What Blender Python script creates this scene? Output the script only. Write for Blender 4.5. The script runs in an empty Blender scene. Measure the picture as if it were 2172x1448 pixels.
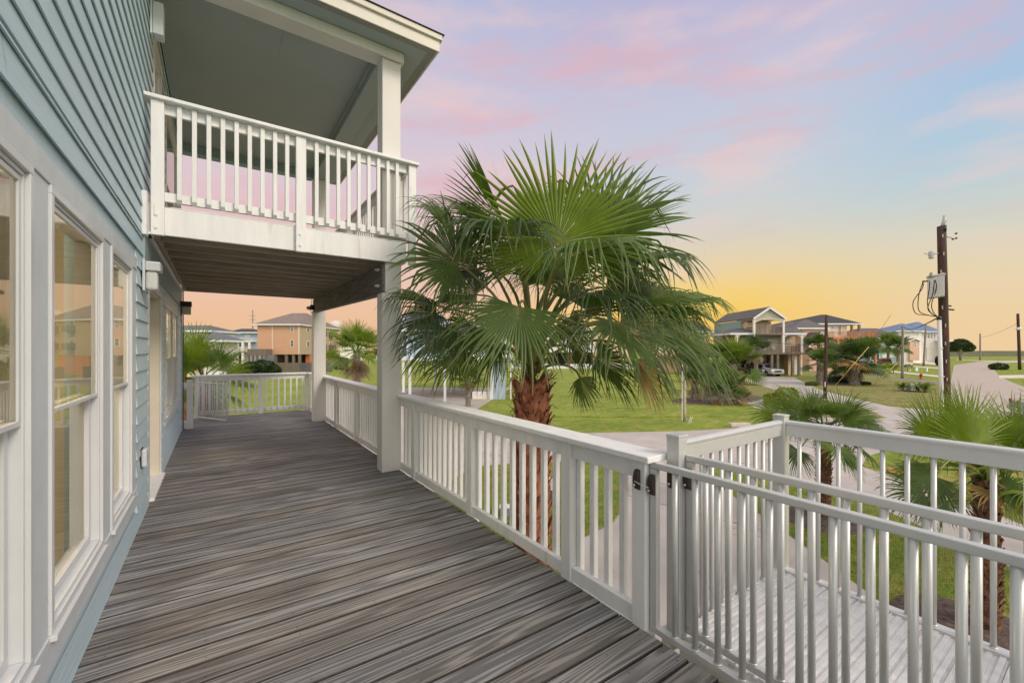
import bpy, bmesh, math, random
from mathutils import Vector, Matrix, noise
from mathutils.geometry import tessellate_polygon
rnd = random.Random(7)
SC = bpy.context.scene
COL = SC.collection

# ------------------------------------------------------------------ camera, sky, sun, exposure
EYE = 3.8                       # eye height above the lawn; the deck is 2.3 m up
TH = math.radians(34.61)        # the camera looks out and along the house wall (wall runs along +Y)
FW = Vector((math.sin(TH), math.cos(TH), 0)); RT = Vector((math.cos(TH), -math.sin(TH), 0)); UP = Vector((0, 0, 1))
CX, HY, FP = 1086.0, 742.0, 907.0
cam = bpy.data.cameras.new('camera'); co = bpy.data.objects.new('camera', cam); COL.objects.link(co)
cam.sensor_width = 36; cam.lens = 36 * FP / 2172; cam.shift_y = (HY - 724) / 2172
cam.clip_start = .05; cam.clip_end = 6000
co.location = (0, 0, EYE); co.rotation_euler = (math.radians(90), 0, -TH)
SC.camera = co

def srgb(r, g, b):
    f = lambda c: (c / 12.92 if c <= .04045 else ((c + .055) / 1.055) ** 2.4)
    return (f(r / 255), f(g / 255), f(b / 255), 1)

W = bpy.data.worlds.new('World'); SC.world = W; W.use_nodes = True
def build_world():
    nt = W.node_tree; N = nt.nodes; L = nt.links; N.clear()
    out = N.new('ShaderNodeOutputWorld'); bg = N.new('ShaderNodeBackground'); bg.inputs[1].default_value = 1.0
    tc = N.new('ShaderNodeTexCoord'); nrm = N.new('ShaderNodeVectorMath'); nrm.operation = 'NORMALIZE'
    L.new(tc.outputs['Generated'], nrm.inputs[0])
    sep = N.new('ShaderNodeSeparateXYZ'); L.new(nrm.outputs[0], sep.inputs[0])
    dot = N.new('ShaderNodeVectorMath'); dot.operation = 'DOT_PRODUCT'; L.new(nrm.outputs[0], dot.inputs[0]); dot.inputs[1].default_value = RT
    def ramp(stops, src):
        r = N.new('ShaderNodeValToRGB'); e = r.color_ramp.elements; r.color_ramp.interpolation = 'B_SPLINE'
        while len(e) > 1: e.remove(e[0])
        e[0].position = stops[0][0]; e[0].color = stops[0][1]
        for p, c in stops[1:]:
            k = e.new(p); k.color = c
        L.new(src, r.inputs[0]); return r
    z = sep.outputs[2]
    lo = srgb(120, 118, 96)
    rl = ramp([(0, srgb(234, 190, 148)), (.08, srgb(238, 194, 156)), (.17, srgb(234, 198, 184)), (.3, srgb(226, 202, 208)), (.48, srgb(208, 200, 218)), (.66, srgb(178, 186, 218)), (1, srgb(150, 166, 206))], z)
    rc = ramp([(0, srgb(243, 192, 128)), (.06, srgb(249, 203, 92)), (.12, srgb(247, 210, 118)), (.18, srgb(232, 212, 172)), (.26, srgb(210, 210, 206)), (.38, srgb(196, 208, 222)), (.5, srgb(198, 196, 218)), (.62, srgb(186, 182, 214)), (1, srgb(150, 166, 206))], z)
    rr = ramp([(0, srgb(240, 204, 158)), (.1, srgb(236, 212, 168)), (.18, srgb(220, 214, 190)), (.27, srgb(180, 208, 220)), (.38, srgb(160, 196, 226)), (.5, srgb(178, 188, 218)), (.62, srgb(196, 180, 206)), (1, srgb(150, 166, 206))], z)
    def mr(src, a, b):
        m = N.new('ShaderNodeMapRange'); m.interpolation_type = 'SMOOTHSTEP'; L.new(src, m.inputs[0]); m.inputs[1].default_value = a; m.inputs[2].default_value = b; return m.outputs[0]
    def mix(f, a, b, blend='MIX'):
        m = N.new('ShaderNodeMix'); m.data_type = 'RGBA'; m.blend_type = blend
        if isinstance(f, float): m.inputs[0].default_value = f
        else: L.new(f, m.inputs[0])
        for s, v in ((6, a), (7, b)):
            if isinstance(v, tuple): m.inputs[s].default_value = v
            else: L.new(v, m.inputs[s])
        return m.outputs[2]
    u = dot.outputs['Value']
    c = mix(mr(u, -.15, .35), rl.outputs[0], rc.outputs[0])
    c = mix(mr(u, .45, .76), c, rr.outputs[0])
    # pink evening cloud, drawn out in long slanting bands
    mp = N.new('ShaderNodeMapping'); mp.inputs['Rotation'].default_value = (0, math.radians(14), math.radians(20)); mp.inputs['Scale'].default_value = (1.3, 1.5, 5.2); mp.inputs['Location'].default_value = (3.1, .4, 1.7)
    L.new(nrm.outputs[0], mp.inputs[0])
    n1 = N.new('ShaderNodeTexNoise'); n1.inputs['Scale'].default_value = 1.7; n1.inputs['Detail'].default_value = 9; n1.inputs['Roughness'].default_value = .60; n1.inputs['Distortion'].default_value = .35
    L.new(mp.outputs[0], n1.inputs[0])
    f1 = mr(n1.outputs[0], .45, .67)
    up = mr(z, .12, .32)
    def mul(a, b):
        m = N.new('ShaderNodeMath'); m.operation = 'MULTIPLY'
        for i, v in enumerate((a, b)):
            if isinstance(v, float): m.inputs[i].default_value = v
            else: L.new(v, m.inputs[i])
        return m.outputs[0]
    c = mix(mul(mul(f1, up), .64), c, srgb(226, 178, 186))
    mp2 = N.new('ShaderNodeMapping'); mp2.inputs['Scale'].default_value = (2, 2, 7); mp2.inputs['Location'].default_value = (7.7, 2.4, 5.1); L.new(nrm.outputs[0], mp2.inputs[0])
    n2 = N.new('ShaderNodeTexNoise'); n2.inputs['Scale'].default_value = 2.2; n2.inputs['Detail'].default_value = 5; n2.inputs['Detail'].default_value = 9; L.new(mp2.outputs[0], n2.inputs[0])
    c = mix(mul(mul(mr(n2.outputs[0], .47, .72), mr(z, .05, .2)), .5), c, srgb(240, 206, 200))
    # unseen sky behind the camera and overhead, brightened as added soft fill
    dt2 = N.new('ShaderNodeVectorMath'); dt2.operation = 'DOT_PRODUCT'; L.new(nrm.outputs[0], dt2.inputs[0]); dt2.inputs[1].default_value = -FW
    c = mix(mr(dt2.outputs['Value'], -.05, .6), c, (1.75, 1.62, 1.5, 1))
    c = mix(mr(z, .80, .97), c, (1.25, 1.2, 1.2, 1))
    c = mix(mr(z, -.002, -.03), c, lo)
    L.new(c, bg.inputs[0]); L.new(bg.outputs[0], out.inputs[0])
build_world()

sun = bpy.data.lights.new('sun', 'SUN'); so = bpy.data.objects.new('sun', sun); COL.objects.link(so)
sun.energy = 1.7; sun.angle = math.radians(18); sun.color = (1.0, .88, .74)
SD = Vector((.30, -.76, .58))   # direction towards the sun: behind the camera
so.rotation_euler = SD.to_track_quat('Z', 'Y').to_euler()
SC.view_settings.view_transform = 'Standard'; SC.view_settings.look = 'None'; SC.view_settings.exposure = 0.0; SC.view_settings.gamma = 1
SC.cycles.max_bounces = 8; SC.cycles.diffuse_bounces = 4; SC.cycles.glossy_bounces = 4; SC.cycles.transparent_max_bounces = 16

# ------------------------------------------------------------------ layout helpers
def Z(e): return EYE + e                    # e: height above the eye
def at(px, py, t):
    return Vector((0, 0, EYE)) + FW * t + RT * (t * (px - CX) / FP) + UP * (t * (HY - py) / FP)
def gp(px, py, z=0.0):
    return at(px, py, (EYE - z) * FP / (py - HY))
def gt(py): return EYE * FP / (py - HY)     # depth of a ground point seen at row py

def tag(o, label=None, cat=None, group=None, kind=None):
    if label: o['label'] = label
    if cat: o['category'] = cat
    if group: o['group'] = group
    if kind: o['kind'] = kind
    return o
def thing(name, label, cat, loc=(0, 0, 0), rz=0.0, group=None):
    o = bpy.data.objects.new(name, None); COL.objects.link(o); o.location = loc; o.rotation_euler = (0, 0, rz)
    o.empty_display_size = .2
    return tag(o, label, cat, group)
def wmat(o):
    m = Matrix.Translation(o.location) @ o.rotation_euler.to_matrix().to_4x4()
    return (wmat(o.parent) @ m) if o.parent else m

class MB:
    def __init__(s): s.v = []; s.f = []; s.mi = []; s.cm = 0; s.sm = []; s.smooth = False; s.a = []; s.av = 0.0
    def _f(s, idx): s.f.append(idx); s.mi.append(s.cm); s.sm.append(s.smooth)
    def add(s, vs, fs):
        n = len(s.v)
        for p in vs: s.v.append(tuple(p)); s.a.append(s.av)
        for q in fs: s._f([n + i for i in q])
    def box(s, x0, x1, y0, y1, z0, z1):
        if x0 > x1: x0, x1 = x1, x0
        if y0 > y1: y0, y1 = y1, y0
        if z0 > z1: z0, z1 = z1, z0
        s.add([(x0, y0, z0), (x1, y0, z0), (x1, y1, z0), (x0, y1, z0), (x0, y0, z1), (x1, y0, z1), (x1, y1, z1), (x0, y1, z1)],
              [(0, 3, 2, 1), (4, 5, 6, 7), (0, 1, 5, 4), (1, 2, 6, 5), (2, 3, 7, 6), (3, 0, 4, 7)]); return s
    def bar(s, p, q, w, h, up=Vector((0, 0, 1))):
        p = Vector(p); q = Vector(q); d = (q - p).normalized(); sd = d.cross(up)
        if sd.length < 1e-4: sd = d.cross(Vector((1, 0, 0)))
        sd.normalize(); u = sd.cross(d)
        vs = [c + sd * (a * w / 2) + u * (b * h / 2) for c in (p, q) for a, b in ((-1, -1), (1, -1), (1, 1), (-1, 1))]
        s.add(vs, [(0, 1, 2, 3), (7, 6, 5, 4), (0, 4, 5, 1), (1, 5, 6, 2), (2, 6, 7, 3), (3, 7, 4, 0)]); return s
    def tube(s, pts, rad, n=10, cap=True, jit=0):
        pts = [Vector(p) for p in pts]
        if not hasattr(rad, '__len__'): rad = [rad] * len(pts)
        rings = []; side = None
        for i, p in enumerate(pts):
            d = (pts[min(i + 1, len(pts) - 1)] - pts[max(i - 1, 0)]).normalized()
            if side is None:
                side = d.cross(Vector((0, 0, 1)))
                if side.length < .1: side = d.cross(Vector((1, 0, 0)))
            side = (side - d * side.dot(d)).normalized(); u = d.cross(side)
            rings.append([p + (side * math.cos(2 * math.pi * k / n) + u * math.sin(2 * math.pi * k / n)) * rad[i] * (1 + (rnd.uniform(-jit, jit) if jit else 0)) for k in range(n)])
        base = len(s.v)
        for r in rings:
            for p in r: s.v.append(tuple(p)); s.a.append(s.av)
        sm = s.smooth; s.smooth = True
        for i in range(len(pts) - 1):
            for k in range(n):
                s._f([base + i * n + k, base + i * n + (k + 1) % n, base + (i + 1) * n + (k + 1) % n, base + (i + 1) * n + k])
        s.smooth = sm
        if cap:
            s._f([base + k for k in range(n)][::-1]); s._f([base + (len(pts) - 1) * n + k for k in range(n)])
        return s
    def lathe(s, c, prof, n=16):
        base = len(s.v)
        for r, z in prof:
            for k in range(n):
                a = 2 * math.pi * k / n; s.v.append((c[0] + r * math.cos(a), c[1] + r * math.sin(a), c[2] + z)); s.a.append(s.av)
        sm = s.smooth; s.smooth = True
        for i in range(len(prof) - 1):
            for k in range(n):
                s._f([base + i * n + k, base + i * n + (k + 1) % n, base + (i + 1) * n + (k + 1) % n, base + (i + 1) * n + k])
        s.smooth = sm
        s._f([base + k for k in range(n)][::-1]); s._f([base + (len(prof) - 1) * n + k for k in range(n)]); return s
    def ring(s, y0, y1, z0, z1, w, x0, x1):     # picture-frame in a plane of constant x
        s.box(x0, x1, y0, y1, z0, z0 + w); s.box(x0, x1, y0, y1, z1 - w, z1)
        s.box(x0, x1, y0, y0 + w, z0 + w, z1 - w); s.box(x0, x1, y1 - w, y1, z0 + w, z1 - w); return s
    def poly(s, pts, z):
        pts = [Vector((p[0], p[1], z)) for p in pts]
        n = len(s.v)
        for p in pts: s.v.append(tuple(p)); s.a.append(s.av)
        for t in tessellate_polygon([pts]):
            a, b, c = [pts[i] for i in t]
            t = list(t)
            if (b - a).cross(c - a).z < 0: t.reverse()
            s._f([n + i for i in t])
        return s
    def xform(s, M):
        s.v = [tuple(M @ Vector(p)) for p in s.v]; return s
    def mesh(s, name, mat):
        me = bpy.data.meshes.new(name); me.from_pydata(s.v, [], s.f)
        for m in (mat if isinstance(mat, (list, tuple)) else [mat]): me.materials.append(m)
        me.polygons.foreach_set('material_index', s.mi); me.polygons.foreach_set('use_smooth', s.sm)
        at_ = me.attributes.new('rv', 'FLOAT', 'POINT'); at_.data.foreach_set('value', s.a)
        me.update(); return me
    def build(s, name, mat, parent=None, bevel=0, local=False):
        if parent and not local: s.xform(wmat(parent).inverted())
        o = bpy.data.objects.new(name, s.mesh(name, mat)); COL.objects.link(o)
        if parent: o.parent = parent
        if bevel:
            b = o.modifiers.new('bevel', 'BEVEL'); b.width = bevel; b.segments = 2; b.limit_method = 'ANGLE'; b.angle_limit = math.radians(40)
        return o
def inst(mesh, name, parent, loc, rz=0.0, bevel=0):
    """another copy of a part: loc is in world space for an unrotated parent"""
    o = bpy.data.objects.new(name, mesh); COL.objects.link(o); o.parent = parent
    o.location = Vector(loc) - (parent.location if parent else Vector((0, 0, 0))); o.rotation_euler = (0, 0, rz)
    if bevel:
        b = o.modifiers.new('bevel', 'BEVEL'); b.width = bevel; b.segments = 2; b.limit_method = 'ANGLE'; b.angle_limit = math.radians(40)
    return o

# ------------------------------------------------------------------ materials
MATS = {}
def M(name, col, rough=.6, metal=0.0, var=0.0, vs=4.0, bump=0.0, bs=60.0, stretch=(1, 1, 1), spec=.4, trans=0.0, col2=None, rnd_obj=0.0, dirt=None):
    if name in MATS: return MATS[name]
    m = bpy.data.materials.new(name); MATS[name] = m; m.use_nodes = True
    nt = m.node_tree; N = nt.nodes; L = nt.links; b = N['Principled BSDF']
    b.inputs['Roughness'].default_value = rough; b.inputs['Metallic'].default_value = metal; b.inputs['Specular IOR Level'].default_value = spec
    c = (*col[:3], 1)
    geo = N.new('ShaderNodeNewGeometry'); mp = N.new('ShaderNodeMapping'); mp.inputs['Scale'].default_value = stretch; L.new(geo.outputs['Position'], mp.inputs[0])
    src = None
    if var or col2:
        n = N.new('ShaderNodeTexNoise'); n.inputs['Scale'].default_value = vs; n.inputs['Detail'].default_value = 6; n.inputs['Roughness'].default_value = .6; L.new(mp.outputs[0], n.inputs[0])
        r = N.new('ShaderNodeMapRange'); r.inputs[1].default_value = .34; r.inputs[2].default_value = .66; L.new(n.outputs[0], r.inputs[0])
        x = N.new('ShaderNodeMix'); x.data_type = 'RGBA'; L.new(r.outputs[0], x.inputs[0])
        c2 = (*col2[:3], 1) if col2 else (*[min(1, v * (1 + var)) for v in c[:3]], 1)
        c1 = c if col2 else (*[v * (1 - var) for v in c[:3]], 1)
        x.inputs[6].default_value = c1; x.inputs[7].default_value = c2; src = x.outputs[2]
    if dirt:     # (colour, threshold, scale): blotches of grime
        n = N.new('ShaderNodeTexNoise'); n.inputs['Scale'].default_value = dirt[2]; n.inputs['Detail'].default_value = 8; n.inputs['Roughness'].default_value = .7; L.new(mp.outputs[0], n.inputs[0])
        r = N.new('ShaderNodeMapRange'); r.inputs[1].default_value = dirt[1]; r.inputs[2].default_value = dirt[1] + .12; L.new(n.outputs[0], r.inputs[0])
        x = N.new('ShaderNodeMix'); x.data_type = 'RGBA'; L.new(r.outputs[0], x.inputs[0])
        if src: L.new(src, x.inputs[6])
        else: x.inputs[6].default_value = c
        x.inputs[7].default_value = (*dirt[0][:3], 1); src = x.outputs[2]
    if rnd_obj:
        oi = N.new('ShaderNodeObjectInfo'); hs = N.new('ShaderNodeHueSaturation'); r = N.new('ShaderNodeMapRange'); L.new(oi.outputs['Random'], r.inputs[0]); r.inputs[3].default_value = 1 - rnd_obj; r.inputs[4].default_value = 1 + rnd_obj; L.new(r.outputs[0], hs.inputs['Value'])
        if src: L.new(src, hs.inputs['Color'])
        else: hs.inputs['Color'].default_value = c
        src = hs.outputs[0]
    if src: L.new(src, b.inputs['Base Color'])
    else: b.inputs['Base Color'].default_value = c
    if bump:
        n = N.new('ShaderNodeTexNoise'); n.inputs['Scale'].default_value = bs; n.inputs['Detail'].default_value = 5; L.new(mp.outputs[0], n.inputs[0])
        bp = N.new('ShaderNodeBump'); bp.inputs['Strength'].default_value = bump; bp.inputs['Distance'].default_value = .01; L.new(n.outputs[0], bp.inputs['Height']); L.new(bp.outputs[0], b.inputs['Normal'])
    return m

WHITE = M('white_paint', (.82, .82, .805), .5, var=.05, vs=9, bump=.15, bs=90, stretch=(1, 1, .15), dirt=((.60, .57, .51), .60, 11))
WHITE2 = M('vinyl_white', (.66, .68, .69), .35, var=.03, vs=3)
TRIM = M('trim_paint', (.64, .69, .715), .55, var=.05, vs=7, bump=.12, bs=120)
COLUMN = M('column_paint', (.72, .70, .66), .55, var=.05, vs=3, bump=.15, bs=70, stretch=(1, 1, .1), dirt=((.55, .52, .46), .68, 9))
ALU = M('powder_coated_aluminium', (.64, .64, .63), .38, metal=.35, var=.035, vs=9, bump=.06, bs=220, dirt=((.74, .72, .68), .70, 12), spec=.5)
ALUFLOOR = M('aluminium_planking', (.68, .68, .67), .48, metal=.25, var=.10, vs=14, dirt=((.42, .40, .38), .66, 9))
BLUE = M('blue_siding_paint', srgb(190, 212, 221), .55, var=.05, vs=3.2, bump=.35, bs=45, stretch=(1, .07, 1), dirt=(srgb(180, 202, 210), .62, 3))
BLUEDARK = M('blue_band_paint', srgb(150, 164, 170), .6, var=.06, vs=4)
CEIL = M('porch_ceiling_paint', srgb(164, 174, 174), .7, var=.035, vs=1.2)
BROWN = M('brown_stained_timber', (.40, .33, .275), .7, var=.2, vs=5, stretch=(.3, 3, 3))
WBEAM = M('weathered_beam_timber', (.17, .155, .135), .8, var=.35, vs=9, stretch=(3, .25, 3), bump=.5, bs=50)
DARK = M('black_plastic', (.02, .02, .02), .4)
DBROWN = M('brown_plastic', (.045, .03, .025), .4)
CONC = M('concrete', (.42, .385, .35), .85, var=.10, vs=.9, bump=.3, bs=30, dirt=((.30, .27, .25), .60, 1.3))
SHINGLE = M('roof_shingles', (.115, .105, .10), .9, var=.2, vs=3, bump=.4, bs=12)
SHINGLED = M('dark_roof_shingles', (.05, .05, .055), .9, var=.2, vs=3)
BLUEROOF = M('blue_metal_roof', srgb(96, 116, 146), .45, var=.08, vs=2, stretch=(6, .3, .3))
GLASSF = M('far_window_glass', (.10, .12, .14), .08, spec=.9)
BLIND = M('cream_blind', (.62, .55, .42), .7)
WOODRAIL = M('weathered_rail_timber', (.17, .135, .11), .85, var=.25, vs=6)
PILE = M('timber_pile', (.20, .175, .14), .9, var=.3, vs=4, stretch=(3, 3, .4))
def wallm(n, rgb): return M(n, srgb(*rgb), .75, var=.04, vs=2)

def glass_mat():
    m = bpy.data.materials.new('window_glass'); m.use_nodes = True; nt = m.node_tree; N = nt.nodes; L = nt.links; N.clear()
    o = N.new('ShaderNodeOutputMaterial'); mx = N.new('ShaderNodeMixShader'); fr = N.new('ShaderNodeFresnel'); fr.inputs[0].default_value = 2.3
    t = N.new('ShaderNodeBsdfTransparent'); t.inputs[0].default_value = (.86, .86, .82, 1); g = N.new('ShaderNodeBsdfGlossy'); g.inputs['Roughness'].default_value = 0.0; g.inputs[0].default_value = (.95, .93, .88, 1)
    L.new(fr.outputs[0], mx.inputs[0]); L.new(t.outputs[0], mx.inputs[1]); L.new(g.outputs[0], mx.inputs[2]); L.new(mx.outputs[0], o.inputs[0]); return m
GLASS = glass_mat()

def deck_mat():
    m = bpy.data.materials.new('weathered_deck_boards'); m.use_nodes = True; nt = m.node_tree; N = nt.nodes; L = nt.links; b = N['Principled BSDF']
    geo = N.new('ShaderNodeNewGeometry'); a = N.new('ShaderNodeAttribute'); a.attribute_name = 'rv'
    off = N.new('ShaderNodeCombineXYZ'); mlt = N.new('ShaderNodeMath'); mlt.operation = 'MULTIPLY'; mlt.inputs[1].default_value = 37.0; L.new(a.outputs['Fac'], mlt.inputs[0]); L.new(mlt.outputs[0], off.inputs[0]); L.new(mlt.outputs[0], off.inputs[2])
    ad = N.new('ShaderNodeVectorMath'); ad.operation = 'ADD'; L.new(geo.outputs['Position'], ad.inputs[0]); L.new(off.outputs[0], ad.inputs[1])
    def noise_(sc, st, det=4, rough=.6, dist=0):
        mp = N.new('ShaderNodeMapping'); mp.inputs['Scale'].default_value = st; L.new(ad.outputs[0], mp.inputs[0])
        n = N.new('ShaderNodeTexNoise'); n.inputs['Scale'].default_value = sc; n.inputs['Detail'].default_value = det; n.inputs['Roughness'].default_value = rough; n.inputs['Distortion'].default_value = dist; L.new(mp.outputs[0], n.inputs[0]); return n.outputs[0]
    def mth(op, x, y):
        q = N.new('ShaderNodeMath'); q.operation = op
        for i, v in enumerate((x, y)):
            if isinstance(v, (int, float)): q.inputs[i].default_value = v
            else: L.new(v, q.inputs[i])
        return q.outputs[0]
    # growth rings: contour lines of a stretched height field -> long grain with cathedrals
    h = noise_(1.0, (.26, 6.0, 1), 2.6, .5, .25)
    rings = mth('SINE', mth('MULTIPLY', h, 105), 0)
    rings = mth('ADD', mth('MULTIPLY', rings, .5), .5)
    rings = mth('POWER', rings, 1.6)
    fine = noise_(1.0, (5, 190, 1), 4, .65)
    blot = noise_(1.0, (1.1, 5, 1), 4, .6)
    v = mth('ADD', mth('MULTIPLY', rings, .30), mth('MULTIPLY', fine, .48)); v = mth('ADD', v, mth('MULTIPLY', blot, .24))
    cr = N.new('ShaderNodeValToRGB'); e = cr.color_ramp.elements
    e[0].position = .34; e[0].color = (.132, .127, .122, 1); e[1].position = .76; e[1].color = (.37, .36, .35, 1)
    k = e.new(.49); k.color = (.212, .206, .20, 1); k = e.new(.59); k.color = (.268, .262, .255, 1)
    L.new(v, cr.inputs[0])
    # board to board tone; some boards browner, some blue grey
    tone = N.new('ShaderNodeValToRGB'); e = tone.color_ramp.elements; tone.color_ramp.interpolation = 'LINEAR'
    e[0].color = (.84, .80, .77, 1); e[1].color = (1.14, 1.14, 1.16, 1); k = e.new(.35); k.color = (1.0, .97, .94, 1); k = e.new(.6); k.color = (.96, .98, 1.02, 1)
    L.new(a.outputs['Fac'], tone.inputs[0])
    mx = N.new('ShaderNodeMix'); mx.data_type = 'RGBA'; mx.blend_type = 'MULTIPLY'; mx.inputs[0].default_value = 1; L.new(cr.outputs[0], mx.inputs[6]); L.new(tone.outputs[0], mx.inputs[7])
    # large damp patches across boards
    mp = N.new('ShaderNodeMapping'); mp.inputs['Scale'].default_value = (.5, 1.3, 1); L.new(geo.outputs['Position'], mp.inputs[0])
    n = N.new('ShaderNodeTexNoise'); n.inputs['Scale'].default_value = 1.4; n.inputs['Detail'].default_value = 4; L.new(mp.outputs[0], n.inputs[0])
    r = N.new('ShaderNodeMapRange'); r.inputs[1].default_value = .35; r.inputs[2].default_value = .65; r.inputs[3].default_value = .88; r.inputs[4].default_value = 1.10; L.new(n.outputs[0], r.inputs[0])
    m2 = N.new('ShaderNodeMix'); m2.data_type = 'RGBA'; m2.blend_type = 'MULTIPLY'; m2.inputs[0].default_value = 1; L.new(mx.outputs[2], m2.inputs[6]); L.new(r.outputs[0], m2.inputs[7])
    L.new(m2.outputs[2], b.inputs['Base Color']); b.inputs['Roughness'].default_value = .78; b.inputs['Specular IOR Level'].default_value = .25
    bp = N.new('ShaderNodeBump'); bp.inputs['Strength'].default_value = .55; bp.inputs['Distance'].default_value = .004; L.new(v, bp.inputs['Height']); L.new(bp.outputs[0], b.inputs['Normal'])
    return m
DECK = deck_mat()

def grass_mat(name, g1, g2, g3):
    m = bpy.data.materials.new(name); m.use_nodes = True; nt = m.node_tree; N = nt.nodes; L = nt.links; b = N['Principled BSDF']
    geo = N.new('ShaderNodeNewGeometry')
    def n_(sc, det=5, st=(1, 1, 1)):
        mp = N.new('ShaderNodeMapping'); mp.inputs['Scale'].default_value = st; mp.inputs['Rotation'].default_value = (0, 0, .6); L.new(geo.outputs['Position'], mp.inputs[0])
        n = N.new('ShaderNodeTexNoise'); n.inputs['Scale'].default_value = sc; n.inputs['Detail'].default_value = det; n.inputs['Roughness'].default_value = .65; L.new(mp.outputs[0], n.inputs[0]); return n.outputs[0]
    def mr(s, a, c, d=0, e=1):
        r = N.new('ShaderNodeMapRange'); r.inputs[1].default_value = a; r.inputs[2].default_value = c; r.inputs[3].default_value = d; r.inputs[4].default_value = e; L.new(s, r.inputs[0]); return r.outputs[0]
    def mix(f, a, c, bl='MIX'):
        x = N.new('ShaderNodeMix'); x.data_type = 'RGBA'; x.blend_type = bl
        if isinstance(f, float): x.inputs[0].default_value = f
        else: L.new(f, x.inputs[0])
        for s, v in ((6, a), (7, c)):
            if isinstance(v, tuple): x.inputs[s].default_value = (*v, 1)
            else: L.new(v, x.inputs[s])
        return x.outputs[2]
    c = mix(mr(n_(.22, 4), .38, .62), g1, g2)
    c = mix(mr(n_(.7, 6, (1, 3.0, 1)), .48, .66), c, g3)
    c = mix(1.0, c, mr(n_(28, 6), .3, .7, .45, 1.5), 'MULTIPLY')
    c = mix(1.0, c, mr(n_(3.5, 4), .3, .7, .8, 1.2), 'MULTIPLY')
    L.new(c, b.inputs['Base Color']); b.inputs['Roughness'].default_value = .9; b.inputs['Specular IOR Level'].default_value = .15
    bp = N.new('ShaderNodeBump'); bp.inputs['Strength'].default_value = .9; bp.inputs['Distance'].default_value = .04; L.new(n_(40, 6), bp.inputs['Height']); L.new(bp.outputs[0], b.inputs['Normal'])
    return m
GRASS = grass_mat('lawn_grass', (.145, .215, .030), (.24, .30, .05), (.34, .31, .08))
GRASSY = grass_mat('dry_lawn_grass', (.17, .19, .05), (.24, .23, .08), (.32, .26, .12))

def leaf_mat(name, c1, c2, tip, tw=.35, hv=.25):
    m = bpy.data.materials.new(name); m.use_nodes = True; nt = m.node_tree; N = nt.nodes; L = nt.links; b = N['Principled BSDF']; out = N['Material Output']
    a = N.new('ShaderNodeAttribute'); a.attribute_name = 'rv'; oi = N.new('ShaderNodeObjectInfo'); geo = N.new('ShaderNodeNewGeometry')
    x = N.new('ShaderNodeMix'); x.data_type = 'RGBA'; L.new(oi.outputs['Random'], x.inputs[0]); x.inputs[6].default_value = (*c1, 1); x.inputs[7].default_value = (*c2, 1)
    n = N.new('ShaderNodeTexNoise'); n.inputs['Scale'].default_value = 7; n.inputs['Detail'].default_value = 3; L.new(geo.outputs['Position'], n.inputs[0])
    r = N.new('ShaderNodeMapRange'); r.inputs[1].default_value = .3; r.inputs[2].default_value = .7; r.inputs[3].default_value = 1 - hv; r.inputs[4].default_value = 1 + hv; L.new(n.outputs[0], r.inputs[0])
    y = N.new('ShaderNodeMix'); y.data_type = 'RGBA'; y.blend_type = 'MULTIPLY'; y.inputs[0].default_value = 1; L.new(x.outputs[2], y.inputs[6]); L.new(r.outputs[0], y.inputs[7])
    cr = N.new('ShaderNodeValToRGB'); e = cr.color_ramp.elements; e[0].position = .0; e[0].color = (.85, .85, .85, 1); e[1].position = 1; e[1].color = (1, 1, 1, 1)
    k = e.new(.10); k.color = (.1, .1, .1, 1); k = e.new(.22); k.color = (0, 0, 0, 1); k = e.new(.84); k.color = (0, 0, 0, 1)
    L.new(a.outputs['Fac'], cr.inputs[0])
    z = N.new('ShaderNodeMix'); z.data_type = 'RGBA'; L.new(cr.outputs[0], z.inputs[0]); L.new(y.outputs[2], z.inputs[6]); z.inputs[7].default_value = (*tip, 1)
    L.new(z.outputs[2], b.inputs['Base Color']); b.inputs['Roughness'].default_value = .42; b.inputs['Specular IOR Level'].default_value = .35
    tr = N.new('ShaderNodeBsdfTranslucent'); g = N.new('ShaderNodeMix'); g.data_type = 'RGBA'; g.blend_type = 'MULTIPLY'; g.inputs[0].default_value = 1; L.new(z.outputs[2], g.inputs[6]); g.inputs[7].default_value = (1.5, 1.6, .5, 1); L.new(g.outputs[2], tr.inputs[0])
    ms = N.new('ShaderNodeMixShader'); ms.inputs[0].default_value = tw; L.new(b.outputs[0], ms.inputs[1]); L.new(tr.outputs[0], ms.inputs[2]); L.new(ms.outputs[0], out.inputs[0])
    return m
LEAF = leaf_mat('palm_leaf', (.068, .120, .024), (.120, .185, .032), (.22, .23, .08))
LEAFL = leaf_mat('bright_palm_leaf', (.16, .235, .024), (.19, .265, .03), (.30, .32, .10), .4, .15)
LEAFP = leaf_mat('pale_palm_leaf', (.11, .17, .05), (.14, .20, .06), (.25, .26, .10), .3, .12)
LEAFB = leaf_mat('blue_green_palm_leaf', (.060, .100, .038), (.125, .180, .050), (.25, .22, .09))
DEAD = leaf_mat('dead_palm_leaf', (.25, .17, .12), (.36, .28, .21), (.36, .28, .2), .2)
DEADO = leaf_mat('orange_dying_leaf', (.28, .15, .04), (.30, .22, .07), (.36, .26, .12), .2)
BARK = M('palm_boots', (.20, .055, .028), .85, col2=(.52, .22, .12), vs=11, bump=.6, bs=50, stretch=(1, 1, .5))
BARK2 = M('old_palm_boots', (.09, .055, .035), .9, col2=(.24, .17, .11), vs=8, bump=.6, bs=60, stretch=(1, 1, .5))
BARKG = M('grey_palm_bark', (.13, .11, .09), .9, col2=(.34, .30, .25), vs=6, bump=.5, bs=30)
FIBRE = M('palm_fibre', (.10, .045, .02), .95, col2=(.20, .10, .05), vs=20)
MULCH = M('dark_mulch', (.05, .035, .028), .95, col2=(.16, .12, .10), vs=14, bump=1, bs=40)
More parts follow.
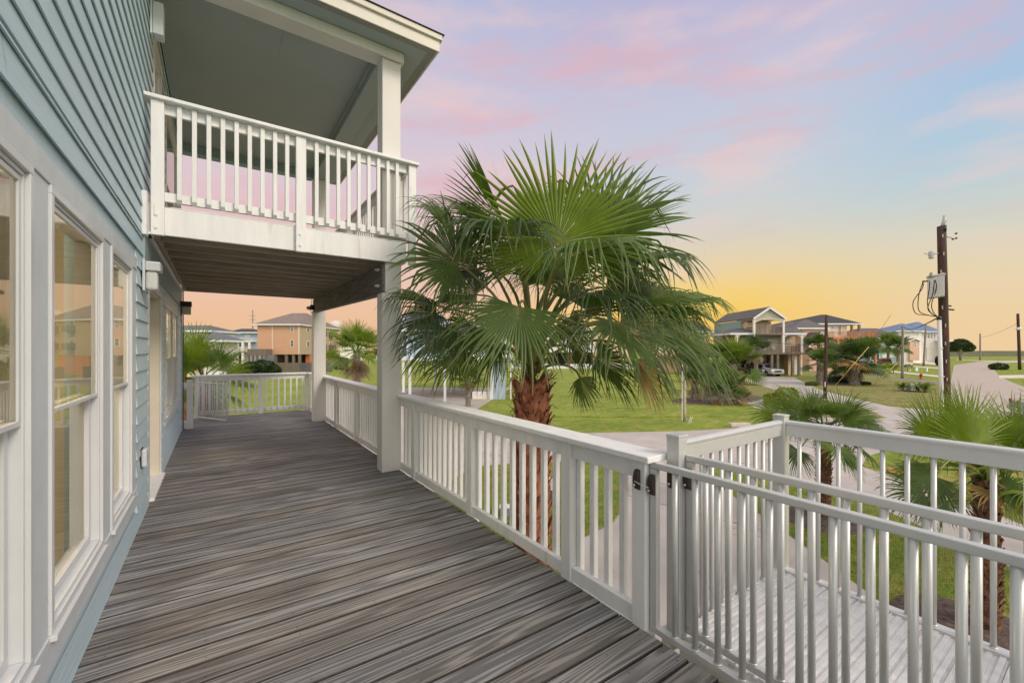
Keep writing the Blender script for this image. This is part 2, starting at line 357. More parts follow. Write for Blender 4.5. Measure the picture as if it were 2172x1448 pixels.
POLE = M('creosoted_pole', (.045, .024, .018), .75, var=.35, vs=5, stretch=(3, 3, .25), bump=.4, bs=30, dirt=((.16, .05, .035), .54, 4))
POLEG = M('grey_timber_pole', (.22, .20, .17), .85, var=.3, vs=6, stretch=(3, 3, .2))
GREYBOX = M('grey_painted_steel', (.50, .50, .49), .4, var=.06, vs=5)

# ------------------------------------------------------------------ ground, paving, road
def patch(name, pts, z, mat, world=None):
    mb = MB(); P = [gp(x, y, 0) if y is not None else x for x, y in pts]
    mb.poly(P, z); o = mb.build(name, mat); return tag(o, kind='structure')
g = MB(); q = 3000
g.poly([(-q, -q), (q, -q), (q, q), (-q, q)], 0); tag(g.build('lawn', GRASS), kind='structure')
V = Vector
hard = [(868, 822), (1085, 822), (1014, 866), (960, 902), (1080, 915), (1250, 918), (1450, 914), (1560, 908), (1600, 901), (1640, 893), (1617, 875), (1571, 846), (1555, 829),
        (1575, 833), (1624, 849), (1700, 872), (1800, 893), (1880, 886), (1827, 862), (1709, 842), (1643, 826), (1568, 803), (1590, 797), (1683, 800), (1739, 826), (1775, 836), (1886, 862), (1965, 868), (2002, 871),
        (2012, 835), (2024, 774), (2076, 767), (2172, 763.5), (2400, 760.5), (2400, 763), (2172, 767), (2130, 770), (2109, 784), (2120, 798), (2145, 810), (2172, 820), (2320, 850), (2700, 900),
        (2700, 960), (2400, 945), (2172, 930), (2000, 935), (1900, 950), (1840, 967), (1828, 988), (1900, 1012), (2002, 1056), (2120, 1093), (2172, 1114), (2400, 1200),
        (2400, 1330), (2172, 1215), (1985, 1130), (1866, 1077), (1787, 1040), (1666, 1014), (1560, 986), (1500, 984), (1484, 992), (1490, 1008), (1625, 1100), (1760, 1197), (1900, 1300), (2060, 1420)]
hardP = [(x, y) for x, y in hard] + [(V((3.4, -3)), None), (V((-.5, -3)), None), (V((-.5, 9)), None), (V((3.0, 14)), None), (V((-1.5, 24)), None)]
patch('driveway', hardP, .004, CONC)
# half-round planting island beside the deck
patch('lawn_island', [(1005, 991), (1100, 984), (1200, 980), (1270, 981), (1305, 995), (1326, 1015), (1333, 1040), (1327, 1070), (1300, 1109), (1227, 1146), (V((2.2, 3.0)), None), (V((2.0, 8.5)), None)], .03, GRASS)
# paler drives and side road on the right
RD = M('brick_road', srgb(172, 160, 150), .85, var=.08, vs=1.2, dirt=(srgb(148, 136, 127), .6, .9), bump=.3, bs=20)
patch('road', [(2006, 869), (2016, 835), (2028, 774), (2079, 767.2), (2172, 763.8), (2400, 760.8), (2400, 762.8), (2172, 766.6), (2128, 770.2), (2106, 784), (2117, 798), (2142, 810), (2172, 821), (2320, 851), (2690, 902), (2690, 955), (2390, 940), (2172, 925), (2000, 915), (1960, 890)], .012, RD)
PALEC = M('pale_concrete', srgb(205, 196, 182), .8, var=.06, vs=1)
ASPH = M('worn_asphalt', srgb(132, 120, 112), .9, var=.12, vs=.8)
patch('side_drive', [(1700, 789), (1800, 792), (1830, 797), (1900, 804), (2012, 819), (2012, 812), (1900, 799), (1830, 793), (1740, 783)], .008, ASPH)
patch('sidewalk', [(1825, 785.5), (1900, 790), (2000, 800.5), (2000, 797), (1900, 787), (1830, 783)], .008, PALEC)
patch('driveway_apron', [(1900, 775), (2012, 783.5), (2012, 781.2), (1905, 773)], .008, PALEC)
patch('side_path', [(1925, 764.5), (1945, 770), (1985, 773.5), (1995, 770), (1940, 764)], .008, PALEC)
patch('far_sidewalk', [(2024, 763.5), (2172, 768.5), (2172, 767.2), (2030, 762.5)], .02, PALEC)
patch('kerb_drive', [(2120, 802), (2172, 802), (2300, 806), (2300, 799), (2172, 795), (2118, 796)], .02, PALEC)
# drier lawns right of the driveway
patch('dry_lawn', [(1690, 801), (1740, 824), (1775, 834), (1886, 860), (1965, 866), (2000, 868), (2010, 835), (2012, 821), (1900, 807), (1830, 800), (1750, 793)], .016, GRASSY)
patch('dry_verge', [(1560, 803), (1643, 827), (1709, 843), (1827, 863), (1870, 884), (1800, 891), (1700, 870), (1624, 847), (1575, 831), (1545, 818)], .016, GRASSY)
# long faint hollow across the lawn
mb = MB()
for i in range(30):
    px = 1175 + i * 12; p = gp(px, 885 + .4 * math.sin(i * .9) - (px - 1300) ** 2 * .00002); q2 = gp(px + 12, 885 + .4 * math.sin((i + 1) * .9) - (px - 1288) ** 2 * .00002)
    mb.bar(p + V((0, 0, .02)), q2 + V((0, 0, .02)), .10, .09)
tag(mb.build('lawn_edge', GRASS), kind='structure')
# control joints in the near concrete
mb = MB()
for a, b in (((1000, 918), (1600, 985)), ((845, 930), (1490, 1040)), ((1250, 918), (1500, 1040)), ((1330, 1050), (1640, 1130)), ((1600, 905), (1860, 1000)), ((1660, 940), (1820, 960)), ((2060, 900), (2172, 915)), ((1420, 1120), (1560, 1330))):
    p, q2 = gp(*a), gp(*b); mb.bar(p + V((0, 0, .006)), q2 + V((0, 0, .006)), .014, .008)
tag(mb.build('paving_joints', M('joint_filler', (.16, .14, .12), .9)), kind='structure')
# cracks
mb = MB(); p = gp(1462, 1020)
for k in range(3):
    c = gp(1470 + 30 * k, 1090 + 20 * k)
    for i in range(14):
        n_ = c + V((rnd.uniform(-.05, .05) + .05, rnd.uniform(-.12, -.03), 0)); mb.bar(c + V((0, 0, .006)), n_ + V((0, 0, .006)), .006, .004); c = n_
tag(mb.build('paving_cracks', M('crack_dark', (.10, .08, .07), .9)), kind='structure')
# mulch beds
def bed(cx, cy, rx, rz, seed, mat=MULCH, h=.09):
    r = random.Random(seed); mb = MB(); mb.smooth = True; n = 36; rings = 9; vs = [(cx, cy, h)]; fs = []
    for i in range(1, rings + 1):
        for k in range(n):
            a = 2 * math.pi * k / n; f = i / rings; j = 1 + .10 * noise.noise(V((math.cos(a) * 2, math.sin(a) * 2, seed)))
            vs.append((cx + rx * f * j * math.cos(a), cy + rz * f * j * math.sin(a), h * (1 - f ** 3) + (.022 * noise.noise(V((f * 9 * math.cos(a), f * 9 * math.sin(a), seed * 3))) if i < rings else -.01)))
    for k in range(n): fs.append((0, 1 + k, 1 + (k + 1) % n))
    for i in range(rings - 1):
        for k in range(n):
            a = 1 + i * n; fs.append((a + k, a + n + k, a + n + (k + 1) % n, a + (k + 1) % n))
    mb.add(vs, fs); return tag(mb.build('mulch_bed', mat), kind='structure')
pA = gp(1747, 1100); bed(pA.x, pA.y, .95, .8, 3)
pB = gp(2093, 1340); bed(pB.x - .1, pB.y + .1, .9, .9, 5)
c = gp(1528, 846); bed(c.x, c.y, 5.2, 2.4, 9, h=.10)
c = gp(1790, 812); bed(c.x, c.y, 4.8, 2.4, 12, h=.1)
c = gp(1945, 829); bed(c.x, c.y, 2.6, 1.0, 15, h=.06)

# far dunes with coarse scrub behind the last houses
mb = MB(); mb.smooth = True
n1, n2 = 150, 8; vs = []; fs = []
for j in range(n2 + 1):
    d = 250 + 60 * j
    for i in range(n1 + 1):
        px = 1900 + (3000 - 1900) * i / n1; p = at(px, HY, d); h = (0 if j == 0 else 2.2 + .9 * noise.noise(V((i * .35, j * .8, 1))) + .5 * noise.noise(V((i * 1.7, j, 4))))
        vs.append((p.x, p.y, h))
for j in range(n2):
    for i in range(n1):
        a = j * (n1 + 1) + i; fs.append((a, a + 1, a + n1 + 2, a + n1 + 1))
mb.add(vs, fs)
o = mb.build('dune_scrub', M('dune_vegetation', (.07, .085, .03), .95, col2=(.13, .13, .05), vs=.08, bump=1, bs=1)); tag(o, 'low green scrub along the far dunes at the horizon', 'scrub', kind='stuff')

# ------------------------------------------------------------------ the blue house
XW = -.56; DK = 2.3            # wall plane, deck level
YE = 10.05                     # far corner of the wall
house = thing('beach_house', 'blue lap sided house with big white framed windows along the grey deck', 'house', (XW, 0, 0))
def siding(mb, X, y0, y1, z0, z1, holes=(), pitch=.1465, zoff=2.30):
    k0 = math.floor((z0 - zoff) / pitch); k = k0
    while zoff + k * pitch < z1:
        a = max(z0, zoff + k * pitch); b = min(z1, zoff + (k + 1) * pitch); k += 1
        if b - a < .01: continue
        segs = [(y0, y1)]
        for hy0, hy1, hz0, hz1 in holes:
            if hz0 < b - .01 and hz1 > a + .01:
                ns = []
                for s, e in segs:
                    if hy0 > s: ns.append((s, min(e, hy0)))
                    if hy1 < e: ns.append((max(s, hy1), e))
                    if hy1 <= s or hy0 >= e: ns = [x for x in ns if x != (s, e)] + [(s, e)]
                segs = sorted(set(x for x in ns if x[1] - x[0] > .01))
        for s, e in segs:
            # split long runs into boards with hairline butt joints
            cuts = [s]; j = s + rnd.uniform(1.2, 3.6)
            while j < e - .6: cuts.append(j); j += 3.65
            cuts.append(e)
            for c0, c1 in zip(cuts, cuts[1:]):
                xo = X + .019 + rnd.uniform(-.001, .001); xt = X + .004; g_ = .0012; th = .0085; cv = .016
                c0_, c1_ = c0 + g_, c1 - g_
                # front face, drip edge, and the open slot behind the edge
                mb.add([(xo, c0_, a), (xo, c1_, a), (xt, c1_, b + cv), (xt, c0_, b + cv), (xo - th, c0_, a), (xo - th, c1_, a), (xo - th, c1_, a + cv), (xo - th, c0_, a + cv), (X, c1_, a + cv), (X, c0_, a + cv)], [(0, 1, 2, 3), (4, 5, 1, 0), (7, 6, 5, 4), (9, 8, 6, 7)])
                mb.add([(X, c0_, a), (xo, c0_, a), (xt, c0_, b), (X, c0_, b)], [(0, 1, 2, 3)])
                mb.add([(X, c1_, a), (xo, c1_, a), (xt, c1_, b), (X, c1_, b)], [(0, 3, 2, 1)])
DOOR = (5.40, 6.70, 0, Z(.70)); WIN = (1.00, 4.69, Z(-1.285), Z(.76)); WIN2 = (7.02, 9.22, Z(-.97), Z(.70))
mb = MB(); siding(mb, XW, -3.0, YE - .06, 0, Z(1.02), [DOOR, WIN, WIN2])
mb.build('lap_siding', BLUE, house)
mb = MB(); siding(mb, XW, -3.0, YE - .06, Z(1.02), Z(6.2), [(4.98, YE + 1, Z(.9), Z(1.36)), (5.6, YE + 1, Z(1.36), Z(3.62))])
mb.build('upper_siding', BLUE, house)
# wall core with real openings
core = MB()
def wallpieces(mb, x0, x1, y0, y1, z0, z1, holes):
    ys = sorted({y0, y1, *[h[0] for h in holes], *[h[1] for h in holes]})
    for a, b in zip(ys, ys[1:]):
        hs = [h for h in holes if h[0] <= a and h[1] >= b]
        if not hs: mb.box(x0, x1, a, b, z0, z1)
        else:
            h = hs[0]
            if h[2] > z0: mb.box(x0, x1, a, b, z0, h[2])
            if h[3] < z1: mb.box(x0, x1, a, b, h[3], z1)
W3 = [(1.30, 2.25), (2.45, 3.42), (3.65, 4.45)]; WZ = (Z(-1.14), Z(.66))
holes = [(a, b, *WZ) for a, b in W3] + [(5.52, 6.58, Z(-1.5), Z(.62)), (7.14, 8.10, Z(-.86), Z(.60)), (8.16, 9.12, Z(-.86), Z(.60))]
wallpieces(core, XW - .15, XW, -3.0, YE, 0, Z(1.36), holes)
wallpieces(core, XW - .15, XW - .002, -3.0, YE, Z(1.36) + .002, Z(6.2), [(5.9, 6.6, Z(1.4), Z(3.3)), (7.2, 9.2, Z(1.4), Z(3.3))])
core.build('wall', BLUE, house)
# upper porch wall between windows
up_ = MB(); siding(up_, XW, 5.6, YE - .06, Z(1.36), Z(3.72), [(5.80, 6.70, Z(1.3), Z(3.4)), (7.1, 9.3, Z(1.3), Z(3.4))]); up_.build('porch_siding', BLUE, house)
mb = MB(); mb.box(XW - 6, XW - .155, YE - .15, YE, 0, Z(3.7)); mb.box(XW - 6, XW - 5.85, -3, YE - .155, 0, Z(3.7)); mb.box(XW - 6, XW - .155, -3.15, -3.0, 0, Z(3.7)); mb.build('end_wall', BLUE, house)
mb = MB(); mb.box(XW - .02, XW + .028, YE - .06, YE + .028, DK - .3, Z(1.05)); mb.box(XW - .1, XW - .02, YE + .001, YE + .026, DK - .3, Z(1.05)); mb.build('corner_board', TRIM, house, .003)
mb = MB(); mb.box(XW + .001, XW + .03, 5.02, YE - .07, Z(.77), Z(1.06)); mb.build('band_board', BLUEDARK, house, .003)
mb = MB(); mb.box(XW + .001, XW + .045, 4.98, 5.10, Z(1.03), Z(1.42)); mb.box(XW + .002, XW + .06, 5.10, YE, Z(1.06), Z(1.08)); mb.build('ledger_trim', WHITE, house, .002)
# big window casing
mb = MB(); x0, x1 = XW + .001, XW + .014
mb.box(x0, x1, 1.0, 4.69, Z(.662), Z(.76)); mb.box(x0, x1, 1.0, 4.69, Z(-1.285), Z(-1.142))
for a, b in ((1.0, 1.30), (2.25, 2.45), (3.42, 3.65), (4.45, 4.69)): mb.box(x0, x1 - .006, a + .001, b - .001, Z(-1.14), Z(.66))
mb.build('window_casing', TRIM, house, .003)
mb = MB()
for a, b in ((7.02, 7.14), (8.10, 8.16), (9.12, 9.22)): mb.box(x0, x1, a, b, Z(-.858), Z(.598))
mb.box(x0, x1, 7.02, 9.22, Z(.60), Z(.70)); mb.box(x0, x1 + .004, 7.0, 9.24, Z(-.97), Z(-.86)); mb.build('window_casing', TRIM, house, .003)
def dh_window(y0, y1, z0, z1, zm, name='window', X=XW):
    """double-hung vinyl window: stepped frame, two sashes, panes"""
    f = MB(); f.ring(y0, y1, z0, z1, .035, X - .10, X + .018); f.ring(y0 + .036, y1 - .036, z0 + .036, z1 - .036, .016, X - .099, X + .004)
    f.box(X - .02, X + .034, y0 - .005, y1 + .005, z0 - .025, z0 - .001)
    w = f.build(name, WHITE2, house, .003)
    i = .056
    s = MB(); s.ring(y0 + i, y1 - i, zm - .03, z1 - i, .02, X - .03, X - .001); s.build('upper_sash', WHITE2, w, .002)
    s = MB(); s.ring(y0 + i, y1 - i, z0 + i, zm - .002, .036, X - .07, X - .031); s.build('lower_sash', WHITE2, w, .002)
    for a, b, xx in ((zm - .01, z1 - i - .02, X - .008), (z0 + i + .02, zm - .02, X - .052)):
        p = MB(); p.add([(xx, y0 + i + .01, a), (xx, y1 - i - .01, a), (xx, y1 - i - .01, b), (xx, y0 + i + .01, b)], [(0, 1, 2, 3)]); p.build('pane', GLASS, w)
    return w
for a, b in W3: dh_window(a, b, *WZ, Z(-.235))
for a, b in ((7.14, 8.10), (8.16, 9.12)): dh_window(a, b, Z(-.86), Z(.60), Z(-.10))
for a, b in ((5.9, 6.6), (7.2, 9.2)): dh_window(a, b, Z(1.4), Z(3.3), Z(2.3))
mb = MB(); CR = M('cream_trim_paint', srgb(214, 205, 186), .6, var=.04)
for a, b in ((5.80, 5.9), (6.6, 6.70), (7.1, 7.2), (9.2, 9.3)): mb.box(x0, x1, a, b, Z(1.37), Z(3.3))
mb.box(x0, x1, 5.78, 6.72, Z(3.3), Z(3.42)); mb.box(x0, x1, 7.08, 9.32, Z(3.3), Z(3.42)); mb.build('window_casing', CR, house, .003)
# pleated curtains inside
def curtain(y0, y1, z0, z1, X, mat):
    mb = MB(); mb.smooth = True; n = max(12, int((y1 - y0) / .012)); vs = []; fs = []
    for k in range(n + 1):
        y = y0 + (y1 - y0) * k / n; dx = .022 * math.sin(k * .55) + .006 * math.sin(k * 1.7)
        vs += [(X + dx, y, z0), (X + dx, y, z1)]
    for k in range(n): fs.append((2 * k, 2 * k + 2, 2 * k + 3, 2 * k + 1))
    mb.add(vs, fs); return mb.build('curtain', mat, house)
CURT = M('linen_curtain', (.60, .56, .44), .85, var=.05)
for a, b in ((2.95, 3.15), (6.2, 6.5), (9.5, 9.8)): curtain(a, b, Z(-1.3), Z(.75), XW - .45, CURT)
ROOM = M('interior_wall_paint', (.74, .66, .50), .8)
mb = MB(); mb.box(XW - 5.8, XW - .16, -2.9, YE - .2, DK - .02, DK); mb.box(XW - 5.8, XW - .16, -2.9, YE - .2, Z(1.02), Z(1.04)); mb.box(XW - 3.6, XW - 3.5, -2.9, YE - .2, DK, Z(1.02)); mb.box(XW - 3.5, XW - .16, 5.0, 5.1, DK, Z(1.02)); mb.box(XW - 1.5, XW - 1.4, 3.9, 4.99, DK, Z(1.02)); mb.build('interior', ROOM, house)
mb = MB(); mb.box(XW - 3.5, XW - .2, -2.8, YE - .2, Z(1.38), Z(1.40)); mb.box(XW - 3.5, XW - 3.4, -2.8, YE - .2, Z(1.40), Z(3.7)); mb.build('upper_interior', ROOM, house)
# ceiling lamp glowing inside, seen through the first window
t = thing('ceiling_lamp', 'small glowing ceiling light inside the house behind the nearest window', 'lamp', (XW - 1.0, 2.6, Z(.98)))
mb = MB(); mb.lathe((XW - 1.0, 2.6, Z(1.0)), [(.14, .015), (.15, 0), (.15, -.02)], 20); mb.build('base', WHITE2, t)
em = bpy.data.materials.new('lamp_glow'); em.use_nodes = True; em.node_tree.nodes['Principled BSDF'].inputs['Emission Color'].default_value = (1, .86, .62, 1); em.node_tree.nodes['Principled BSDF'].inputs['Emission Strength'].default_value = 6
mb = MB(); mb.lathe((XW - 1.0, 2.6, Z(.98)), [(.13, 0), (.12, -.04), (.07, -.07), (.01, -.08)], 20); mb.build('shade', em, t)
for yy in (2.6, 7.8):  # the second light has no fixture; added to brighten the far room
    la = bpy.data.lights.new('lamp_and_fill_light', 'POINT'); la.energy = 60; la.color = (1, .82, .58); la.shadow_soft_size = .12; lo_ = bpy.data.objects.new('lamp_and_fill_light', la); COL.objects.link(lo_); lo_.location = (XW - 1.0, yy, Z(.80))
# door in its recess
mb = MB(); mb.box(x0, x1, 5.40, 5.52, Z(-1.5), Z(.62)); mb.box(x0, x1, 6.58, 6.70, Z(-1.5), Z(.62)); mb.box(x0, x1 + .003, 5.38, 6.72, Z(.62), Z(.70)); mb.build('door_casing', TRIM, house, .003)
mb = MB(); mb.box(XW - .15, XW, 5.521, 5.54, Z(-1.47), Z(.60)); mb.box(XW - .15, XW, 6.56, 6.579, Z(-1.47), Z(.60)); mb.box(XW - .15, XW, 5.54, 6.56, Z(.60), Z(.619)); mb.build('door_frame', CR, house, .002)
mb = MB(); mb.box(XW - .15, XW + .05, 5.50, 6.60, Z(-1.5) + .002, Z(-1.465)); mb.build('threshold', WHITE, house, .004)
mb = MB(); mb.box(XW - .135, XW - .095, 5.545, 6.555, Z(-1.46), Z(.595))
d = mb.build('door', WHITE2, house, .002)
mb = MB()
for zz in ((-1.3, -.5), (-.35, .45)):
    for yy in ((5.65, 6.0), (6.1, 6.45)): mb.ring(yy[0], yy[1], Z(zz[0]), Z(zz[1]), .03, XW - .095, XW - .085)
mb.build('panel', WHITE2, d, .002)
mb = MB(); mb.lathe((XW - .06, 5.62, Z(-.55)), [(.02, -.03), (.03, -.01), (.03, .01), (.02, .03)], 12); mb.build('handle', M('brass', (.5, .35, .15), .3, metal=1), d)

# eave, ceiling, beams
YC, YC2 = 5.2, 9.72            # near and far porch posts
mb = MB(); mb.box(XW, 1.66, YC + .02, YC2 + .02, Z(3.74), Z(3.76)); mb.build('porch_ceiling', CEIL, house)
mb = MB()
mb.box(.64, .644, YC + .05, 6.4, Z(3.736), Z(3.7405))
mb.build('ceiling_seam', M('ceiling_joint', srgb(158, 170, 172), .7), house)
mb = MB(); mb.box(XW + .02, 1.93, YC - .02, YC + .20, Z(3.58), Z(3.76)); mb.build('beam', COLUMN, house, .004)
mb = MB(); mb.box(XW + .02, 1.92, YC - .045, YC - .021, Z(3.57), Z(3.69)); mb.build('beam_trim', COLUMN, house, .003)
mb = MB(); mb.box(1.66, 1.90, YC + .201, YC2, Z(3.585), Z(3.76)); mb.box(1.64, 1.655, YC + .202, YC2, Z(3.66), Z(3.739)); mb.build('side_beam', CEIL, house, .004)
mb = MB(); mb.box(XW + .02, 1.655, YC2, YC2 + .20, Z(3.585), Z(3.76)); mb.build('far_beam', M('teal_grey_paint', srgb(150, 172, 174), .7), house, .004)
EX, EY, EY2 = 2.26, 4.845, 10.08
mb = MB(); mb.box(XW - .02, EX - .02, EY + .02, YC - .05, Z(3.692), Z(3.70)); mb.box(1.93, EX - .02, YC - .05, EY2, Z(3.692), Z(3.70)); mb.build('soffit', CEIL, house)
def vent_mat():
    m = M('perforated_vent', (.34, .34, .31), .7); nt = m.node_tree; N = nt.nodes; L = nt.links
    g = N.new('ShaderNodeNewGeometry'); v = N.new('ShaderNodeTexVoronoi'); v.inputs['Scale'].default_value = 95; v.inputs['Randomness'].default_value = 0; L.new(g.outputs['Position'], v.inputs[0])
    r = N.new('ShaderNodeValToRGB'); r.color_ramp.elements[0].position = .25; r.color_ramp.elements[0].color = (.03, .03, .03, 1); r.color_ramp.elements[1].position = .42; r.color_ramp.elements[1].color = (.40, .40, .36, 1)
    L.new(v.outputs['Distance'], r.inputs[0]); L.new(r.outputs[0], N['Principled BSDF'].inputs['Base Color']); return m
VENT = vent_mat()
mb = MB(); mb.box(XW, EX - .10, EY + .05, EY + .12, Z(3.686), Z(3.6915)); mb.box(EX - .10, EX - .03, EY + .05, EY2 - .05, Z(3.686), Z(3.6915)); mb.build('soffit_vent', VENT, house)
mb = MB(); mb.box(XW - .5, EX, EY, EY + .02, Z(3.67), Z(3.83)); mb.box(EX - .02, EX, EY + .021, EY2, Z(3.67), Z(3.83)); mb.box(XW, EX, EY2 - .02, EY2 + .002, Z(3.67), Z(3.83)); mb.build('fascia', M('fascia_paint', (.70, .66, .58), .55, var=.04), house, .003)
mb = MB(); mb.box(XW - .5, EX + .025, EY - .03, EY - .001, Z(3.80), Z(3.865)); mb.box(EX + .001, EX + .028, EY, EY2, Z(3.80), Z(3.865)); mb.build('drip_edge', M('drip_edge_metal', (.62, .58, .50), .45), house, .004)
mb = MB(); s_ = .42
mb.add([(XW - 3, EY - .05, Z(3.87)), (EX + .05, EY - .05, Z(3.87)), (EX + .05, EY2 + .05, Z(3.87)), (XW - 3, EY2 + .05, Z(3.87)), (XW - 3, EY + 2.2, Z(4.8)), (EX - 2.2, EY + 2.2, Z(4.8)), (EX - 2.2, EY2 - 2.2, Z(4.8)), (XW - 3, EY2 - 2.2, Z(4.8))],
       [(0, 1, 5, 4), (1, 2, 6, 5), (2, 3, 7, 6), (4, 5, 6, 7), (0, 3, 2, 1)]); mb.build('roof', SHINGLE, house)
# posts standing on the deck and on the balcony
def post(x0, x1, y0, y1, z0, z1, label, mat=COLUMN):
    t = thing('porch_post', label, 'post', ((x0 + x1) / 2, (y0 + y1) / 2, z0), group='porch posts')
    MB().box(x0, x1, y0, y1, z0, z1).build('shaft', mat, t, .006)
    return t
p1 = post(1.66, 1.90, YC, YC + .20, DK + .001, Z(.70), 'thick white porch post on the deck nearest the camera, left of the big palm')
MB().box(1.70, 1.90, YC - .004, YC + .18, Z(.702), Z(1.075)).build('post_cap', COLUMN, p1, .004)
p2 = post(1.66, 1.90, YC2 - .02, YC2 + .20, DK + .001, Z(.82), 'far white porch post with a hanging camera on the deck corner')
post(1.665, 1.895, YC + .001, YC + .20, Z(1.345), Z(3.579), 'cream upper post between balcony rail and roof corner')
post(1.665, 1.895, YC2 - .01, YC2 + .20, Z(1.345), Z(3.584), 'far upper post seen through the balcony balusters')
# weathered carrying beam under the balcony
mb = MB(); ya, yb = YC + .02, YC2 + .10
mb.add([(1.67, ya, Z(.685)), (1.76, ya, Z(.685)), (1.76, ya, Z(1.06)), (1.67, ya, Z(1.06)), (1.67, yb, Z(.79)), (1.76, yb, Z(.79)), (1.76, yb, Z(1.06)), (1.67, yb, Z(1.06))],
       [(0, 1, 2, 3), (7, 6, 5, 4), (0, 4, 5, 1), (1, 5, 6, 2), (2, 6, 7, 3), (3, 7, 4, 0)])
bt = thing('carrying_beam', 'weathered grey beam on the posts carrying the balcony joists', 'beam', (1.7, ya, Z(.69)))
mb.build('timber', WBEAM, bt, .004)
mb = MB()
for z in (.79, .99): mb.tube([(1.67, YC + .10, Z(z)), (1.60, YC + .10, Z(z))], .012, 8); mb.tube([(1.645, YC + .10, Z(z)), (1.63, YC + .10, Z(z))], .024, 6)
mb.build('bolt', GREYBOX, bt)

# ------------------------------------------------------------------ balcony
bal = thing('balcony', 'white painted balcony with baluster rail and brown joists above the deck', 'balcony', (XW, 5.15, Z(1.08)))
mb = MB(); mb.box(XW + .07, 1.95, 5.15, 5.19, Z(1.075), Z(1.335)); mb.build('fascia_board', WHITE, bal, .004)
mb = MB(); mb.box(1.905, 1.945, 5.191, 9.95, Z(1.075), Z(1.335)); mb.build('side_fascia_board', WHITE, bal, .004)
mb = MB(); mb.box(XW + .03, 1.90, 9.91, 9.95, Z(1.085), Z(1.335)); mb.build('far_fascia_board', BROWN, bal, .004)
mb = MB(); mb.box(XW + .005, XW + .068, 5.13, 5.30, Z(1.06), Z(1.36)); mb.build('ledger_end', WHITE, bal, .004)
mb = MB(); mb.box(XW + .06, XW + .10, 5.30, 9.9, Z(1.09), Z(1.32)); mb.build('ledger', BROWN, bal, .003)
y = 5.48; joi = MB(); joi.box(XW + .101, 1.90, 0, .04, Z(1.082), Z(1.31)); jm = None
while y < 9.9:
    if jm is None:
        j = joi; j.v = [(a - bal.location.x, b, c_ - bal.location.z) for a, b, c_ in j.v]; jm = j.mesh('joist', BROWN)
    inst(jm, 'joist', bal, (XW, y, Z(1.08))).location = (0, y - 5.15, 0); y += .405
mb = MB(); x = XW + .03
while x < 1.93: mb.box(x, x + .138, 5.16, 9.94, Z(1.312), Z(1.348)); x += .145
mb.build('decking', BROWN, bal, .002)
mb = MB()
mb.box(XW + .2, 1.94, 5.148, 5.153, Z(1.336), Z(1.345))
mb.build('peeling_paint_edge', WHITE, bal)
mb = MB(); mb.box(XW - .01, 2.09, 5.06, 5.23, Z(2.305), Z(2.34)); mb.build('hand_rail', WHITE, bal, .006)
mb = MB(); mb.box(1.91, 2.06, 5.231, 9.95, Z(2.305), Z(2.34)); mb.build('side_hand_rail', WHITE, bal, .006)
for nm, a, b in (('top_rail', 2.205, 2.304), ('bottom_rail', 1.39, 1.478)):
    mb = MB(); mb.box(XW + .07, 1.95, 5.147, 5.185, Z(a), Z(b)); mb.build(nm, WHITE, bal, .004)
    mb = MB(); mb.box(1.945, 1.983, 5.19, 9.9, Z(a), Z(b)); mb.build(nm, WHITE, bal, .004)
def bpost(x0, x1, y0, y1, z0, z1, par, face='y'):
    mb = MB(); mb.box(x0, x1, y0, y1, z0, z1); p = mb.build('rail_post', WHITE, par, .005)
    mb = MB()
    if face:
        for z in (z0 + .07, z0 + .19): mb = MB(); mb.tube([((x0 + x1) / 2 - .01, y0 + .002, z), ((x0 + x1) / 2 - .01, y0 - .012, z)], .014, 8); mb.build('bolt_head', WHITE, p)
bpost(XW + .06, XW + .158, 5.095, 5.146, Z(1.06), Z(2.303), bal)
bpost(.70, .80, 5.095, 5.146, Z(1.06), Z(2.303), bal)
bpost(1.965, 2.06, 5.10, 5.15, Z(1.06), Z(2.303), bal)
bm = MB(); w_ = .019
bm.add([(-w_, -w_, .035), (w_, -w_, .035), (w_, w_, 0), (-w_, w_, 0), (-w_, -w_, .915), (w_, -w_, .915), (w_, w_, .915), (-w_, w_, .915)], [(0, 3, 2, 1), (4, 5, 6, 7), (0, 1, 5, 4), (1, 2, 6, 5), (2, 3, 7, 6), (3, 0, 4, 7)])
bmesh_b = bm.mesh('balcony_baluster', WHITE)
for k in range(9): inst(bmesh_b, 'baluster', bal, (-.291 + k * .1135, 5.127, Z(1.38)), rnd.uniform(-.04, .04), .003)
for k in range(9): inst(bmesh_b, 'baluster', bal, (.908 + k * .114, 5.127, Z(1.38)), rnd.uniform(-.04, .04), .003)
for k in range(36):
    y = 5.36 + k * .125
    if k % 10 == 9: bpost(1.984, 2.035, y - .045, y + .045, Z(1.06), Z(2.303), bal, None)
    else: inst(bmesh_b, 'baluster', bal, (2.003, y, Z(1.38)), -math.pi / 2, .003)

